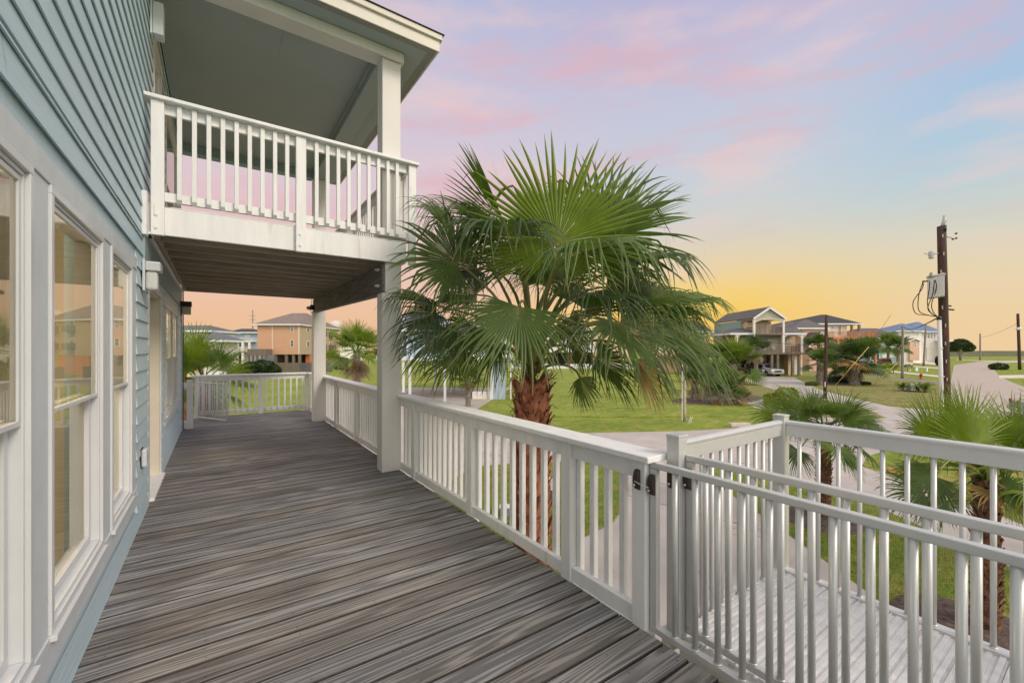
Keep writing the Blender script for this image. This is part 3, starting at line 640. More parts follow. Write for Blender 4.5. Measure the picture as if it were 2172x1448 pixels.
# ------------------------------------------------------------------ deck
deck = thing('deck', 'weathered grey wooden deck running along the blue house', 'deck', (XW, 0, DK))
mb = MB(); P_ = .1465; y = 1.361 - 30 * P_
while y < 11.66:
    mb.av = rnd.random(); xa = XW + .012; xb = 1.885 + rnd.uniform(-.004, .004)
    if y > YE + .02: xa = -.52
    cuts = [xa, xb]
    if rnd.random() < .0: cuts = [xa, rnd.uniform(.3, 1.2), xb]
    zt = DK + rnd.uniform(-.0012, .0012)
    for a, b in zip(cuts, cuts[1:]):
        y0, y1 = y + .0035, y + P_ - .0035; c_ = .0045; zb = zt - .028
        prof = [(y0, zb), (y0, zt - c_), (y0 + c_, zt), (y1 - c_, zt), (y1, zt - c_), (y1, zb)]
        nseg = 1; vs = []
        for xx in (a + .001, b - .001): vs += [(xx, p[0], p[1]) for p in prof]
        mb.add(vs, [(2, 3, 9, 8), (5, 4, 3, 2, 1, 0), (6, 7, 8, 9, 10, 11)])
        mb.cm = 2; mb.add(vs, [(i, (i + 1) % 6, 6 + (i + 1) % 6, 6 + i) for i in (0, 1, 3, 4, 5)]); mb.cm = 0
    # screw heads over the joists
    mb.cm = 1
    for jx in (-.45, -.05, .36, .77, 1.18, 1.58, 1.83):
        if jx < xa + .03: continue
        for yy in (y + .035, y + P_ - .035):
            cx_, cy_ = jx + rnd.uniform(-.006, .006), yy + rnd.uniform(-.004, .004); r_ = .0042
            mb.add([(cx_ + r_ * math.cos(a_), cy_ + r_ * math.sin(a_), zt + .0006) for a_ in [i * math.pi / 3 for i in range(6)]], [(0, 1, 2, 3, 4, 5)])
    mb.cm = 0
    y += P_
mb.build('deck_boards', [DECK, M('rusty_screw', (.05, .035, .03), .6), M('gap_shade_edge', (.045, .040, .036), .9, var=.3, vs=20)], deck)  # board edges and chamfers coloured dark to paint the shade of the gaps
mb = MB(); mb.box(1.835, 1.875, -3, 11.6, DK - .27, DK - .0305); mb.build('rim_joist', WHITE, deck, .003)
mb = MB()
for jx in (-.45, -.05, .36, .77, 1.18, 1.56): mb.box(jx - .02, jx + .02, -3, 11.58, DK - .27, DK - .0305)
mb.box(-.54, 1.83, 11.601, 11.64, DK - .27, DK - .0305); mb.build('floor_joist', BROWN, deck)
for i, (x, y) in enumerate([(1.74, -2.5), (1.74, .5), (1.74, 3.5), (1.74, 6.5), (1.74, 9.0), (1.74, 11.4), (-.3, 11.4)]): mb = MB(); mb.box(x - .08, x + .08, y - .08, y + .08, 0, DK - .272); mb.build('leg', PILE, deck, .004)

# ------------------------------------------------------------------ painted wooden deck railings
RX0, RX1 = 1.880, 1.970
def rail_thing(label, loc): return thing('deck_railing', label, 'railing', loc, group='white wooden deck railings')
bal2 = MB(); bal2.box(-.019, .019, -.019, .019, 0, .74); balm = bal2.mesh('baluster', WHITE)
def rail_run_y(t, y0, y1, posts, cap=True, edgebal=True, xo=0.0):
    if cap:
        mb = MB(); mb.box(1.845 + xo, 2.04 + xo, y0, y1, DK + .905, DK + .940); mb.build('cap_board', WHITE, t, .006)
    ps = sorted(posts)
    for a in ps:
        mb = MB(); mb.box(RX0 + xo, RX1 + xo, a - .045, a + .045, DK - .15, DK + .904); mb.build('rail_post', WHITE, t, .005)
    ends = [y0 + .0] + ps + [y1 + .0]
    for a, b in zip(ends, ends[1:]):
        a_ = a + (.046 if a in ps else 0); b_ = b - (.046 if b in ps else 0)
        if b_ - a_ < .1: continue
        mb = MB(); mb.box(1.895 + xo, 1.933 + xo, a_, b_, DK + .80, DK + .903); mb.build('top_rail', WHITE, t, .004)
        mb = MB(); mb.box(1.895 + xo, 1.935 + xo, a_, b_, DK + .005, DK + .092); mb.build('bottom_rail', WHITE, t, .004)
        n = max(1, round((b_ - a_) / .131)); st = (b_ - a_ - .02) / n
        for k in range(n):
            yy = b_ - .022 - k * st
            inst(balm, 'baluster', t, (1.953 + xo, yy, DK + .045), rnd.uniform(-.03, .03), .003)
r1 = rail_thing('white wooden railing from the metal gate to the near porch post', (1.92, 1.43, DK))
rail_run_y(r1, 1.43, 5.21, [1.52, 2.11, 3.42, 4.77])
mb = MB(); mb.box(1.885, 1.915, 1.57, 2.06, DK - .19, DK + .003); mb.build('skirt_board', WHITE, r1, .004)
r2 = rail_thing('white wooden railing between the near and the far porch posts', (1.92, 5.36, DK)); rail_run_y(r2, 5.402, 11.70, [6.05, 7.29, 8.76, 10.2])
r3 = rail_thing('white wooden railing across the far end of the deck', (-.40, 11.72, DK))
mb = MB(); mb.box(-.46, 1.84, 11.64, 11.83, DK + .905, DK + .940); mb.build('cap_board', WHITE, r3, .006)
for x in (-.36, .85, 1.86):
    mb = MB(); mb.box(x - .045, x + .045, 11.68, 11.77, DK - .15, DK + .904); mb.build('rail_post', WHITE, r3, .005)
for a, b in ((-.314, .804), (.896, 1.814)):
    mb = MB(); mb.box(a, b, 11.70, 11.738, DK + .80, DK + .903); mb.build('top_rail', WHITE, r3, .004)
    mb = MB(); mb.box(a, b, 11.70, 11.74, DK + .05, DK + .14); mb.build('bottom_rail', WHITE, r3, .004)
    n = round((b - a) / .131)
    for k in range(n): inst(balm, 'baluster', r3, (a + (b - a) * (k + .5) / n, 11.681, DK + .08), 0, .003)
r4 = rail_thing('short white railing and newel post at the house corner by the stair opening', (-.42, 10.2, DK))
mb = MB(); mb.box(-.47, -.375, 10.15, 10.245, DK + .001, DK + .93); mb.build('newel_post', WHITE, r4, .005)
mb = MB(); mb.box(-.53, -.471, 10.17, 10.21, DK + .78, DK + .88); mb.box(-.53, -.471, 10.17, 10.21, DK + .01, DK + .16); mb.build('short_rail', WHITE, r4, .004)
for k, dz in enumerate((.0,)):
    mb = MB(); mb.bar((-.50, 10.23, DK + .86), (-2.6, 10.23, DK - .75), .04, .09); mb.build('stair_handrail', WHITE, r4, .004)
    mb = MB(); mb.bar((-.50, 10.23, DK + .14), (-2.6, 10.23, DK - 1.5), .04, .09); mb.build('stair_bottom_rail', WHITE, r4, .004)
st = thing('deck_stairs', 'wooden stairs going down from the far left corner of the deck', 'stairs', (-.6, 10.9, 0))
for k in range(11):
    mb = MB(); mb.box(-.83 - k * .28, -.525 - k * .28, 10.26, 11.6, DK - .19 - k * .19, DK - .15 - k * .19); mb.build('tread', WOODRAIL, st)
mb = MB(); mb.bar((-.55, 10.28, DK - .25), (-3.6, 10.28, .0), .04, .24); mb.bar((-.55, 11.58, DK - .25), (-3.6, 11.58, .0), .04, .24); mb.build('stringer', WOODRAIL, st)

# white child gate standing open at the stair head
bg_ = thing('baby_gate', 'open white metal child safety gate at the stair opening on the far deck', 'gate', (-.33, 11.5, DK))
a = V((-.33, 11.5, 0)); b = V((.17, 10.62, 0)); d_ = (b - a)
for z in (.05, .80): MB().bar(a + V((0, 0, DK + z)), b + V((0, 0, DK + z)), .02, .022).build('gate_rail', WHITE2, bg_)
gb = MB(); gb.tube([(0, 0, 0), (0, 0, .74)], .010, 6); gbm = gb.mesh('gate_bar', WHITE2)
for k in range(15): p = a + d_ * ((k + .5) / 15); inst(gbm, 'bar', bg_, (p.x, p.y, DK + .055))
for p in (a, b): MB().tube([p + V((0, 0, DK + .02)), p + V((0, 0, DK + .85))], .014, 8).build('gate_stile', WHITE2, bg_)

# ------------------------------------------------------------------ aluminium platform, gates and rails
plat = thing('ramp_platform', 'ribbed grey metal ramp platform beyond the folded gates', 'ramp', (2.6, 0, DK - .02))
mb = MB(); PW = .152; y = 1.40
while y > -3.0:
    y0 = y - PW + .004
    mb.box(2.03, 3.215, y0, y, DK - .065, DK - .030)
    for k in range(3): mb.box(2.031, 3.214, y0 + .010 + k * .045, y0 + .032 + k * .045, DK - .030, DK - .022)
    mb.box(2.031, 3.214, y - .006, y - .001, DK - .030, DK - .018)
    y -= PW
mb.build('floor_planks', ALUFLOOR, plat)
mb = MB(); mb.box(3.216, 3.29, -3, 1.46, DK - .12, DK - .012); mb.box(2.0, 3.215, 1.402, 1.46, DK - .12, DK - .012); mb.box(1.985, 2.029, -3, 1.34, DK - .12, DK - .02); mb.build('edge_channel', ALU, plat, .003)
for x, y in ((3.25, -1.5), (2.05, -1.5), (3.25, 1.36), (2.1, 1.36)): MB().box(x - .03, x + .03, y - .03, y + .03, 0, DK - .121).build('leg', ALU, plat)
tb = MB(); tb.tube([(0, 0, 0), (0, 0, 1)], .0145, 14); 
def tubes(par, pts, z0, z1, r=.0145):
    m = MB(); m.tube([(0, 0, 0), (0, 0, z1 - z0)], r, 14); m.smooth = True; m.tube([(0, 0, 0), (0, 0, .006)], r + .004, 14); me = m.mesh('bar', ALU)
    for x, y in pts: inst(me, 'bar', par, (x, y, z0))
def roundtop_bar(p, q, w, h, par, name):
    """extruded rail: flat web with a half-round pipe along its top"""
    p = V(p); q = V(q); d = (q - p).normalized(); sd = d.cross(UP); prof = [(-w / 2, -h), (w / 2, -h), (w / 2, -.028), (w / 2 + .006, -.022)]
    for k in range(9):
        a = -.35 + (math.pi + .7) * k / 8; prof.append((math.cos(a) * (w / 2 + .008), -.014 + math.sin(a) * .02))
    prof += [(-w / 2 - .006, -.022), (-w / 2, -.028)]
    n = len(prof); vs = [c + sd * a + UP * b for c in (p, q) for a, b in prof]
    m = MB(); m.add(vs, [(i, (i + 1) % n, n + (i + 1) % n, n + i) for i in range(n)] + [tuple(range(n))[::-1], tuple(range(n, 2 * n))]); return m.build(name, ALU, par)
pr = thing('ramp_railing', 'grey metal railing around the outer side of the ramp platform', 'railing', (3.25, 1.39, DK))
for x, y in ((2.03, 1.385), (3.25, 1.395)):
    m = MB(); m.box(x - .038, x + .038, y - .038, y + .038, DK - .02, DK + 1.035); m.box(x - .041, x + .041, y - .041, y + .041, DK + 1.035, DK + 1.05); m.build('corner_post', ALU, pr, .004)
roundtop_bar((2.07, 1.39, DK + 1.01), (3.211, 1.39, DK + 1.01), .034, .10, pr, 'end_rail')
roundtop_bar((3.25, 1.356, DK + 1.01), (3.25, -3, DK + 1.01), .034, .10, pr, 'side_rail')
tubes(pr, [(2.577 + (k - 4) * .1016, 1.39) for k in range(0, 10)], DK - .012, DK + .912, .0125)
tubes(pr, [(3.25, 1.279 - k * .11) for k in range(34)], DK - .012, DK + .912, .0125)
def gate(name, label, X, Yt, ztop, ys, y1):
    t = thing('metal_gate', label, 'gate', (X, Yt, DK), group='grey metal gates folded along the deck edge')
    m = MB(); m.box(X - .018, X + .018, y1, Yt, DK + ztop - .035, DK + ztop); m.build('top_rail', ALU, t, .005)
    m = MB(); m.box(X - .018, X + .018, y1, Yt, DK + .0, DK + .035); m.build('bottom_rail', ALU, t, .004)
    m = MB(); m.box(X - .0175, X + .0175, Yt - .04, Yt - .001, DK + .036, DK + ztop - .036); m.build('gate_stile', ALU, t, .004)
    tubes(t, [(X, y) for y in ys], DK + .036, DK + ztop - .034)
    return t
g1 = gate('g1', 'front grey metal gate latched to the white wooden post', 1.925, 1.465, .905, [1.325 - k * .1135 for k in range(38)], -3)
g2 = gate('g2', 'rear grey metal gate latched to the square metal post', 2.065, 1.345, .945, [1.243 - k * .119 for k in range(36)], -3)
# brown cleat-shaped latches
def latch(c, out, par, name='latch'):
    m = MB(); m.smooth = True; n = 14; hh = .055
    pr_ = []
    for k in range(n + 1):
        a = -math.pi / 2 + math.pi * k / n; pr_.append((math.cos(a) * .034 * (1 - .25 * math.cos(a)), math.sin(a) * hh))
    sd = V(out).normalized(); wd = UP.cross(sd)
    vs = []
    for w in (-.016, .016):
        for a, b in pr_: vs.append(V(c) + sd * a + UP * b + wd * w)
    k = n + 1
    m.add(vs, [(i, i + 1, k + i + 1, k + i) for i in range(n)] + [tuple(range(k))[::-1], tuple(range(k, 2 * k))])
    o = m.build(name, DBROWN, par, .003)
    m = MB(); m.tube([V(c) + sd * .03 + UP * -.025, V(c) + sd * .040 + UP * -.025], .006, 8); m.build('screw', GREYBOX, o)
latch((1.879, 1.52, DK + .80), (-1, 0, 0), r1); latch((1.905, 1.445, DK + .785), (-1, 0, 0), g1)
latch((1.990, 1.385, DK + .82), (-1, 0, 0), pr); latch((2.046, 1.327, DK + .82), (-1, 0, 0), g2)
ch = MB(); ch.tube([(1.848, 1.52, DK + .795), (1.862, 1.48, DK + .78), (1.872, 1.445, DK + .775)], .003, 6); tag(ch.build('gate_wire', GREYBOX), 'thin steel wire loop tying the latch on the white post to the gate', 'wire')

# ------------------------------------------------------------------ fittings on the house wall
t = thing('wall_light', 'white ribbed bulkhead light on blue siding left of the door', 'wall light', (XW + .02, 5.0, Z(.66)))
MB().box(XW + .02, XW + .04, 4.92, 5.09, Z(.52), Z(.80)).build('back_plate', WHITE2, t, .012)
m = MB(); m.box(XW + .041, XW + .145, 4.925, 5.085, Z(.70), Z(.785)); hood = m.build('hood', WHITE2, t, .012)
m = MB()
for k in range(5): m.box(XW + .06, XW + .149, 4.921, 5.089, Z(.708) + k * .015, Z(.713) + k * .015)
m.build('rib', WHITE2, hood)
m = MB(); m.box(XW + .041, XW + .125, 4.94, 5.07, Z(.535), Z(.699)); m.build('diffuser', M('frosted_diffuser', (.62, .62, .60), .25), t, .02)
t = thing('wall_lantern', 'small black and clear wall lantern on the far corner of the house', 'wall light', (XW + .03, 9.55, Z(.75)))
MB().box(XW + .029, XW + .05, 9.50, 9.62, Z(.60), Z(.86)).build('back_plate', DARK, t, .004)
MB().box(XW + .05, XW + .19, 9.50, 9.62, Z(.77), Z(.86)).build('hood', DARK, t, .004)
MB().box(XW + .055, XW + .18, 9.51, 9.61, Z(.63), Z(.769)).build('glass_shade', M('milky_glass', (.55, .50, .42), .15), t, .01)
t = thing('upper_wall_light', 'grey box light high on the siding under the porch ceiling', 'wall light', (XW + .02, 5.0, Z(3.2)))
MB().box(XW + .018, XW + .035, 5.48, 5.66, Z(3.12), Z(3.56)).build('back_plate', TRIM, t, .004)
MB().box(XW + .036, XW + .12, 5.50, 5.64, Z(3.14), Z(3.46)).build('housing', TRIM, t, .008)
t = thing('outlet_cover', 'small white outlet cover low on the blue siding left of the door', 'outlet cover', (XW + .02, 4.94, Z(-.95)))
MB().box(XW + .018, XW + .055, 4.89, 4.99, Z(-1.02), Z(-.87)).build('cover', WHITE2, t, .01)
MB().box(XW + .017, XW + .02, 4.875, 5.005, Z(-1.03), Z(-.86)).build('gasket', DARK, t)
t = thing('conduit_pipe', 'thin dark pipe running down the far corner of the house', 'pipe', (XW + .05, 10.0, DK))
MB().tube([(XW + .045, 9.99, DK + .02), (XW + .045, 9.99, Z(1.05))], .009, 8).build('pipe', M('dark_pipe', (.09, .11, .12), .5), t)
t = thing('security_camera', 'small dark security camera with antenna on the beam end at the far post', 'camera', (1.62, 9.72, Z(.86)))
MB().box(1.60, 1.665, 9.70, 9.74, Z(.90), Z(.94)).build('bracket', DBROWN, t, .003)
MB().tube([(1.63, 9.60, Z(.86)), (1.60, 9.72, Z(.87)), (1.57, 9.80, Z(.88))], [.035, .04, .035], 12).build('body', M('camera_grey', (.10, .09, .08), .5), t)
MB().tube([(1.632, 9.59, Z(.858)), (1.634, 9.575, Z(.857))], .024, 12).build('lens', DARK, t)
MB().tube([(1.63, 9.72, Z(.90)), (1.63, 9.72, Z(1.05))], .006, 6).build('antenna', DARK, t)
MB().tube([(1.61, 9.72, Z(.83)), (1.62, 9.72, Z(.76)), (1.65, 9.72, Z(.78)), (1.66, 9.72, Z(.88))], .005, 6).build('cable', DARK, t)

# short blades over the nearest grass, so that its surface and edges are rough
def inpoly(x, y, P):
    c = False; j = len(P) - 1
    for i in range(len(P)):
        if (P[i][1] > y) != (P[j][1] > y) and x < (P[j][0] - P[i][0]) * (y - P[i][1]) / (P[j][1] - P[i][1]) + P[i][0]: c = not c
        j = i
    return c
HP = [(p[0][0], p[0][1]) if p[1] is None else tuple(gp(p[0], p[1]).xy) for p in hardP]
IS = [tuple(gp(x, y).xy) for x, y in [(1005, 991), (1100, 984), (1200, 980), (1270, 981), (1305, 995), (1326, 1015), (1333, 1040), (1327, 1070), (1300, 1109), (1227, 1146)]] + [(2.2, 3.0), (2.0, 8.5)]
rg = random.Random(99); mb = MB(); vs = []; fs = []; n_ = 0
beds = [(pA.x, pA.y, .9), (pB.x, pB.y, .85)]
while n_ < 90000:
    x = rg.uniform(2.2, 17); y = rg.uniform(-3, 17)
    if rg.random() > 60 / (30 + (x * x + y * y)): continue
    isl = inpoly(x, y, IS)
    if not isl and inpoly(x, y, HP): continue
    if any((x - a) ** 2 + (y - b) ** 2 < c * c for a, b, c in beds): continue
    z = .03 if isl else 0.0; a = rg.uniform(0, 6.283); w = rg.uniform(.003, .006); h = rg.uniform(.025, .06); lx, ly = rg.gauss(0, .02), rg.gauss(0, .02)
    k = len(vs); vs += [(x - w * math.cos(a), y - w * math.sin(a), z), (x + w * math.cos(a), y + w * math.sin(a), z), (x + lx, y + ly, z + h)]; fs.append((k, k + 1, k + 2)); n_ += 1
mb.add(vs, fs); tag(mb.build('grass_blades', M('grass_blade', (.13, .20, .03), .7, col2=(.24, .26, .06), vs=3)), kind='stuff')

# ------------------------------------------------------------------ palms
def blade(mb, H, d, n, R, spread, nseg=60, united=.5, droop=.6, falloff=.42, seed=1, ns=9, fold=.25, curl=0.0, pleat=.42, thin=1.0, threads=0):
    """costapalmate fan: pleated united centre, free drooping tips. H hastula, d mid direction, n upper normal (gravity is -Z)"""
    r = random.Random(seed); d = V(d).normalized(); n = V(n); n = (n - d * n.dot(d)).normalized(); e = d.cross(n).normalized()
    sp = math.radians(spread); dphi = 2 * sp / nseg; G = V((0, 0, -1))
    mb.smooth = False
    for k in range(nseg):
        phi = -sp + dphi * (k + .5) + r.uniform(-.1, .1) * dphi
        q = abs(phi) / sp
        Ln = R * (1 - falloff * q ** 2.2) * r.uniform(.9, 1.04)
        dr = (d * math.cos(phi) + e * math.sin(phi) + n * (fold * abs(math.sin(phi)) * (1 - .3 * q))).normalized()
        ew = (e * math.cos(phi) - d * math.sin(phi)).normalized()
        u = united * r.uniform(.88, 1.12) * (1 - .15 * q)
        p = V(H); w0 = Ln * u * dphi * .53 * thin
        vs = []; dd = dr.copy(); st = Ln / ns; lp = droop * r.uniform(.6, 1.4); side = r.uniform(-.9, .9) * min(1, droop + .15)
        brk = r.random() < .26 * min(1.5, droop); Ln *= r.choice((1, 1, 1, .86)) if droop > .3 else 1
        for i in range(ns + 1):
            f = i / ns
            if f <= u: w = Ln * max(f, .012) * dphi * .53 * thin
            else:
                g_ = (f - u) / (1 - u); w = w0 * (1 - g_) ** .6 * (1 - .2 * g_) + .0006
            wv = (ew - dd * ew.dot(dd)).normalized(); nn = wv.cross(dd)
            if nn.dot(n) < 0: nn = -nn
            pl = pleat * (1 if f <= u else 1 - .4 * (f - u) / (1 - u))
            for s_, a_ in ((-1, 0), (0, 1), (1, 0)):
                vs.append((p + wv * (w * s_) + nn * (w * pl * (1 if a_ else -.6) * 1.3), f))
            step = st
            p = p + dd * step
            if f > u * .55:
                b = lp * .62 * ((f - u * .55) / (1 - u * .55)) ** (1.2 if droop < .5 else .85) + (1.2 if brk and f > u and f < u + .2 else 0)
                dd = (dd + G * b * (9 / ns) * (1 - max(0, -dd.z) ** 2) + ew * side * .12 + n * curl * .05).normalized()
        base = len(mb.v)
        for pt, f in vs: mb.v.append(tuple(pt)); mb.a.append(min(1, f * (1.0 + .0)))
        for i in range(ns):
            a = base + i * 3; mb._f([a, a + 1, a + 4, a + 3]); mb._f([a + 1, a + 2, a + 5, a + 4])
    for k in range(threads):       # pale fibres hanging from the splits
        phi = r.uniform(-sp, sp); dr = (d * math.cos(phi) + e * math.sin(phi)).normalized(); p = V(H) + dr * R * r.uniform(.5, .75)
        base = len(mb.v); dd = V((r.uniform(-.5, .5), r.uniform(-.5, .5), -.6)).normalized(); m_ = 6
        for i in range(m_ + 1):
            for s_ in (-1, 1): mb.v.append(tuple(p + e * s_ * .0012)); mb.a.append(1.0)
            dd = (dd + V((r.uniform(-.7, .7), r.uniform(-.7, .7), -.35))).normalized(); p = p + dd * .045
        for i in range(m_): a = base + 2 * i; mb._f([a, a + 1, a + 3, a + 2])
def petiole(mb, A, H, d, r0=.022, r1=.010, sag=.0, n=6, k=8):
    A = V(A); H = V(H); d = V(d).normalized(); L_ = (H - A).length
    c1 = A + V((0, 0, 1)) * L_ * .35 + (H - A) * .15; c2 = H - d * L_ * .35
    pts = []
    for i in range(k + 1):
        t = i / k; pts.append(A * (1 - t) ** 3 + c1 * 3 * t * (1 - t) ** 2 + c2 * 3 * t * t * (1 - t) + H * t ** 3)
    mb.av = .45
    mb.tube(pts, [r0 + (r1 - r0) * i / k for i in range(k + 1)], n, cap=True)
def frond(par, A, H, d, n, R, mat=None, name='frond', pet=True, pmat=None, **kw):
    mb = MB(); blade(mb, H, d, n, R, **kw)
    o = mb.build(name, mat or LEAF, par)
    if pet:
        pm = MB(); petiole(pm, A, H, d, r0=.016 + .010 * R, r1=.011); pm.xform(wmat(par).inverted()); po = bpy.data.objects.new('petiole', pm.mesh('petiole', pmat or PET)); COL.objects.link(po); po.parent = o
    return o
PET = M('palm_petiole', (.14, .19, .04), .45, col2=(.20, .17, .06), vs=3)
PETD = M('dead_petiole', (.25, .17, .10), .7)
def trunk_boots(par, base, top, r0, r1, mat, boots=True, rows=20, per=13, bl=.16, seed=1, core=None, flare=1.0, z0=0.0, lean=(0, 0)):
    r = random.Random(seed); base = V(base); top = V(top); mb = MB(); n = 12
    pts = [base.lerp(top, i / n) + V((lean[0] * math.sin(math.pi * i / n), lean[1] * math.sin(math.pi * i / n), 0)) for i in range(n + 1)]; rad = [(r0 + (r1 - r0) * i / n) * (1 + .25 * flare * max(0, 1 - i / 1.5)) for i in range(n + 1)]
    mb.tube(pts, rad, 18, jit=.06)
    if boots:
        for j in range(rows):
            f = (j + .5) / rows
            if f < z0: continue
            cpt = pts[min(n - 1, int(f * n))].lerp(pts[min(n, int(f * n) + 1)], f * n - int(f * n)); rr = r0 + (r1 - r0) * f
            for k in range(per):
                a = 2 * math.pi * (k + .5 * (j % 2) + r.uniform(-.15, .15)) / per
                o_ = V((math.cos(a), math.sin(a), 0)); tn = V((-math.sin(a), math.cos(a), 0)); w = 2 * math.pi * rr / per * .62; l = bl * r.uniform(.7, 1.35); ou = r.uniform(.22, .5); sk = r.uniform(-.5, .5) * w
                b0 = cpt + o_ * (rr * .92) + V((0, 0, r.uniform(-.03, .03)))
                prof = [(0, .0, 1.0), (.35, .16, .95), (.7, .5, .62), (1, 1.0, .16 + .3 * (r.random() < .3))]
                vs = []
                for h, o2, ww in prof:
                    c_ = b0 + V((0, 0, l * h)) + o_ * (l * ou * o2 + .012) + tn * sk * h
                    th = .016 * (1 - .5 * h)
                    vs += [c_ - tn * w * ww, c_ + o_ * th * 1.6, c_ + tn * w * ww, c_ - o_ * th]
                mb.add(vs, [(4 * i + q_, 4 * i + (q_ + 1) % 4, 4 * i + 4 + (q_ + 1) % 4, 4 * i + 4 + q_) for i in range(3) for q_ in range(4)] + [(12, 13, 14, 15)])
    return mb.build('trunk', mat, par)

CR_, CU_, CF_ = RT, UP, FW
def cd(a, b, c): return CR_ * a + CU_ * b + CF_ * c      # direction given as right, up, away

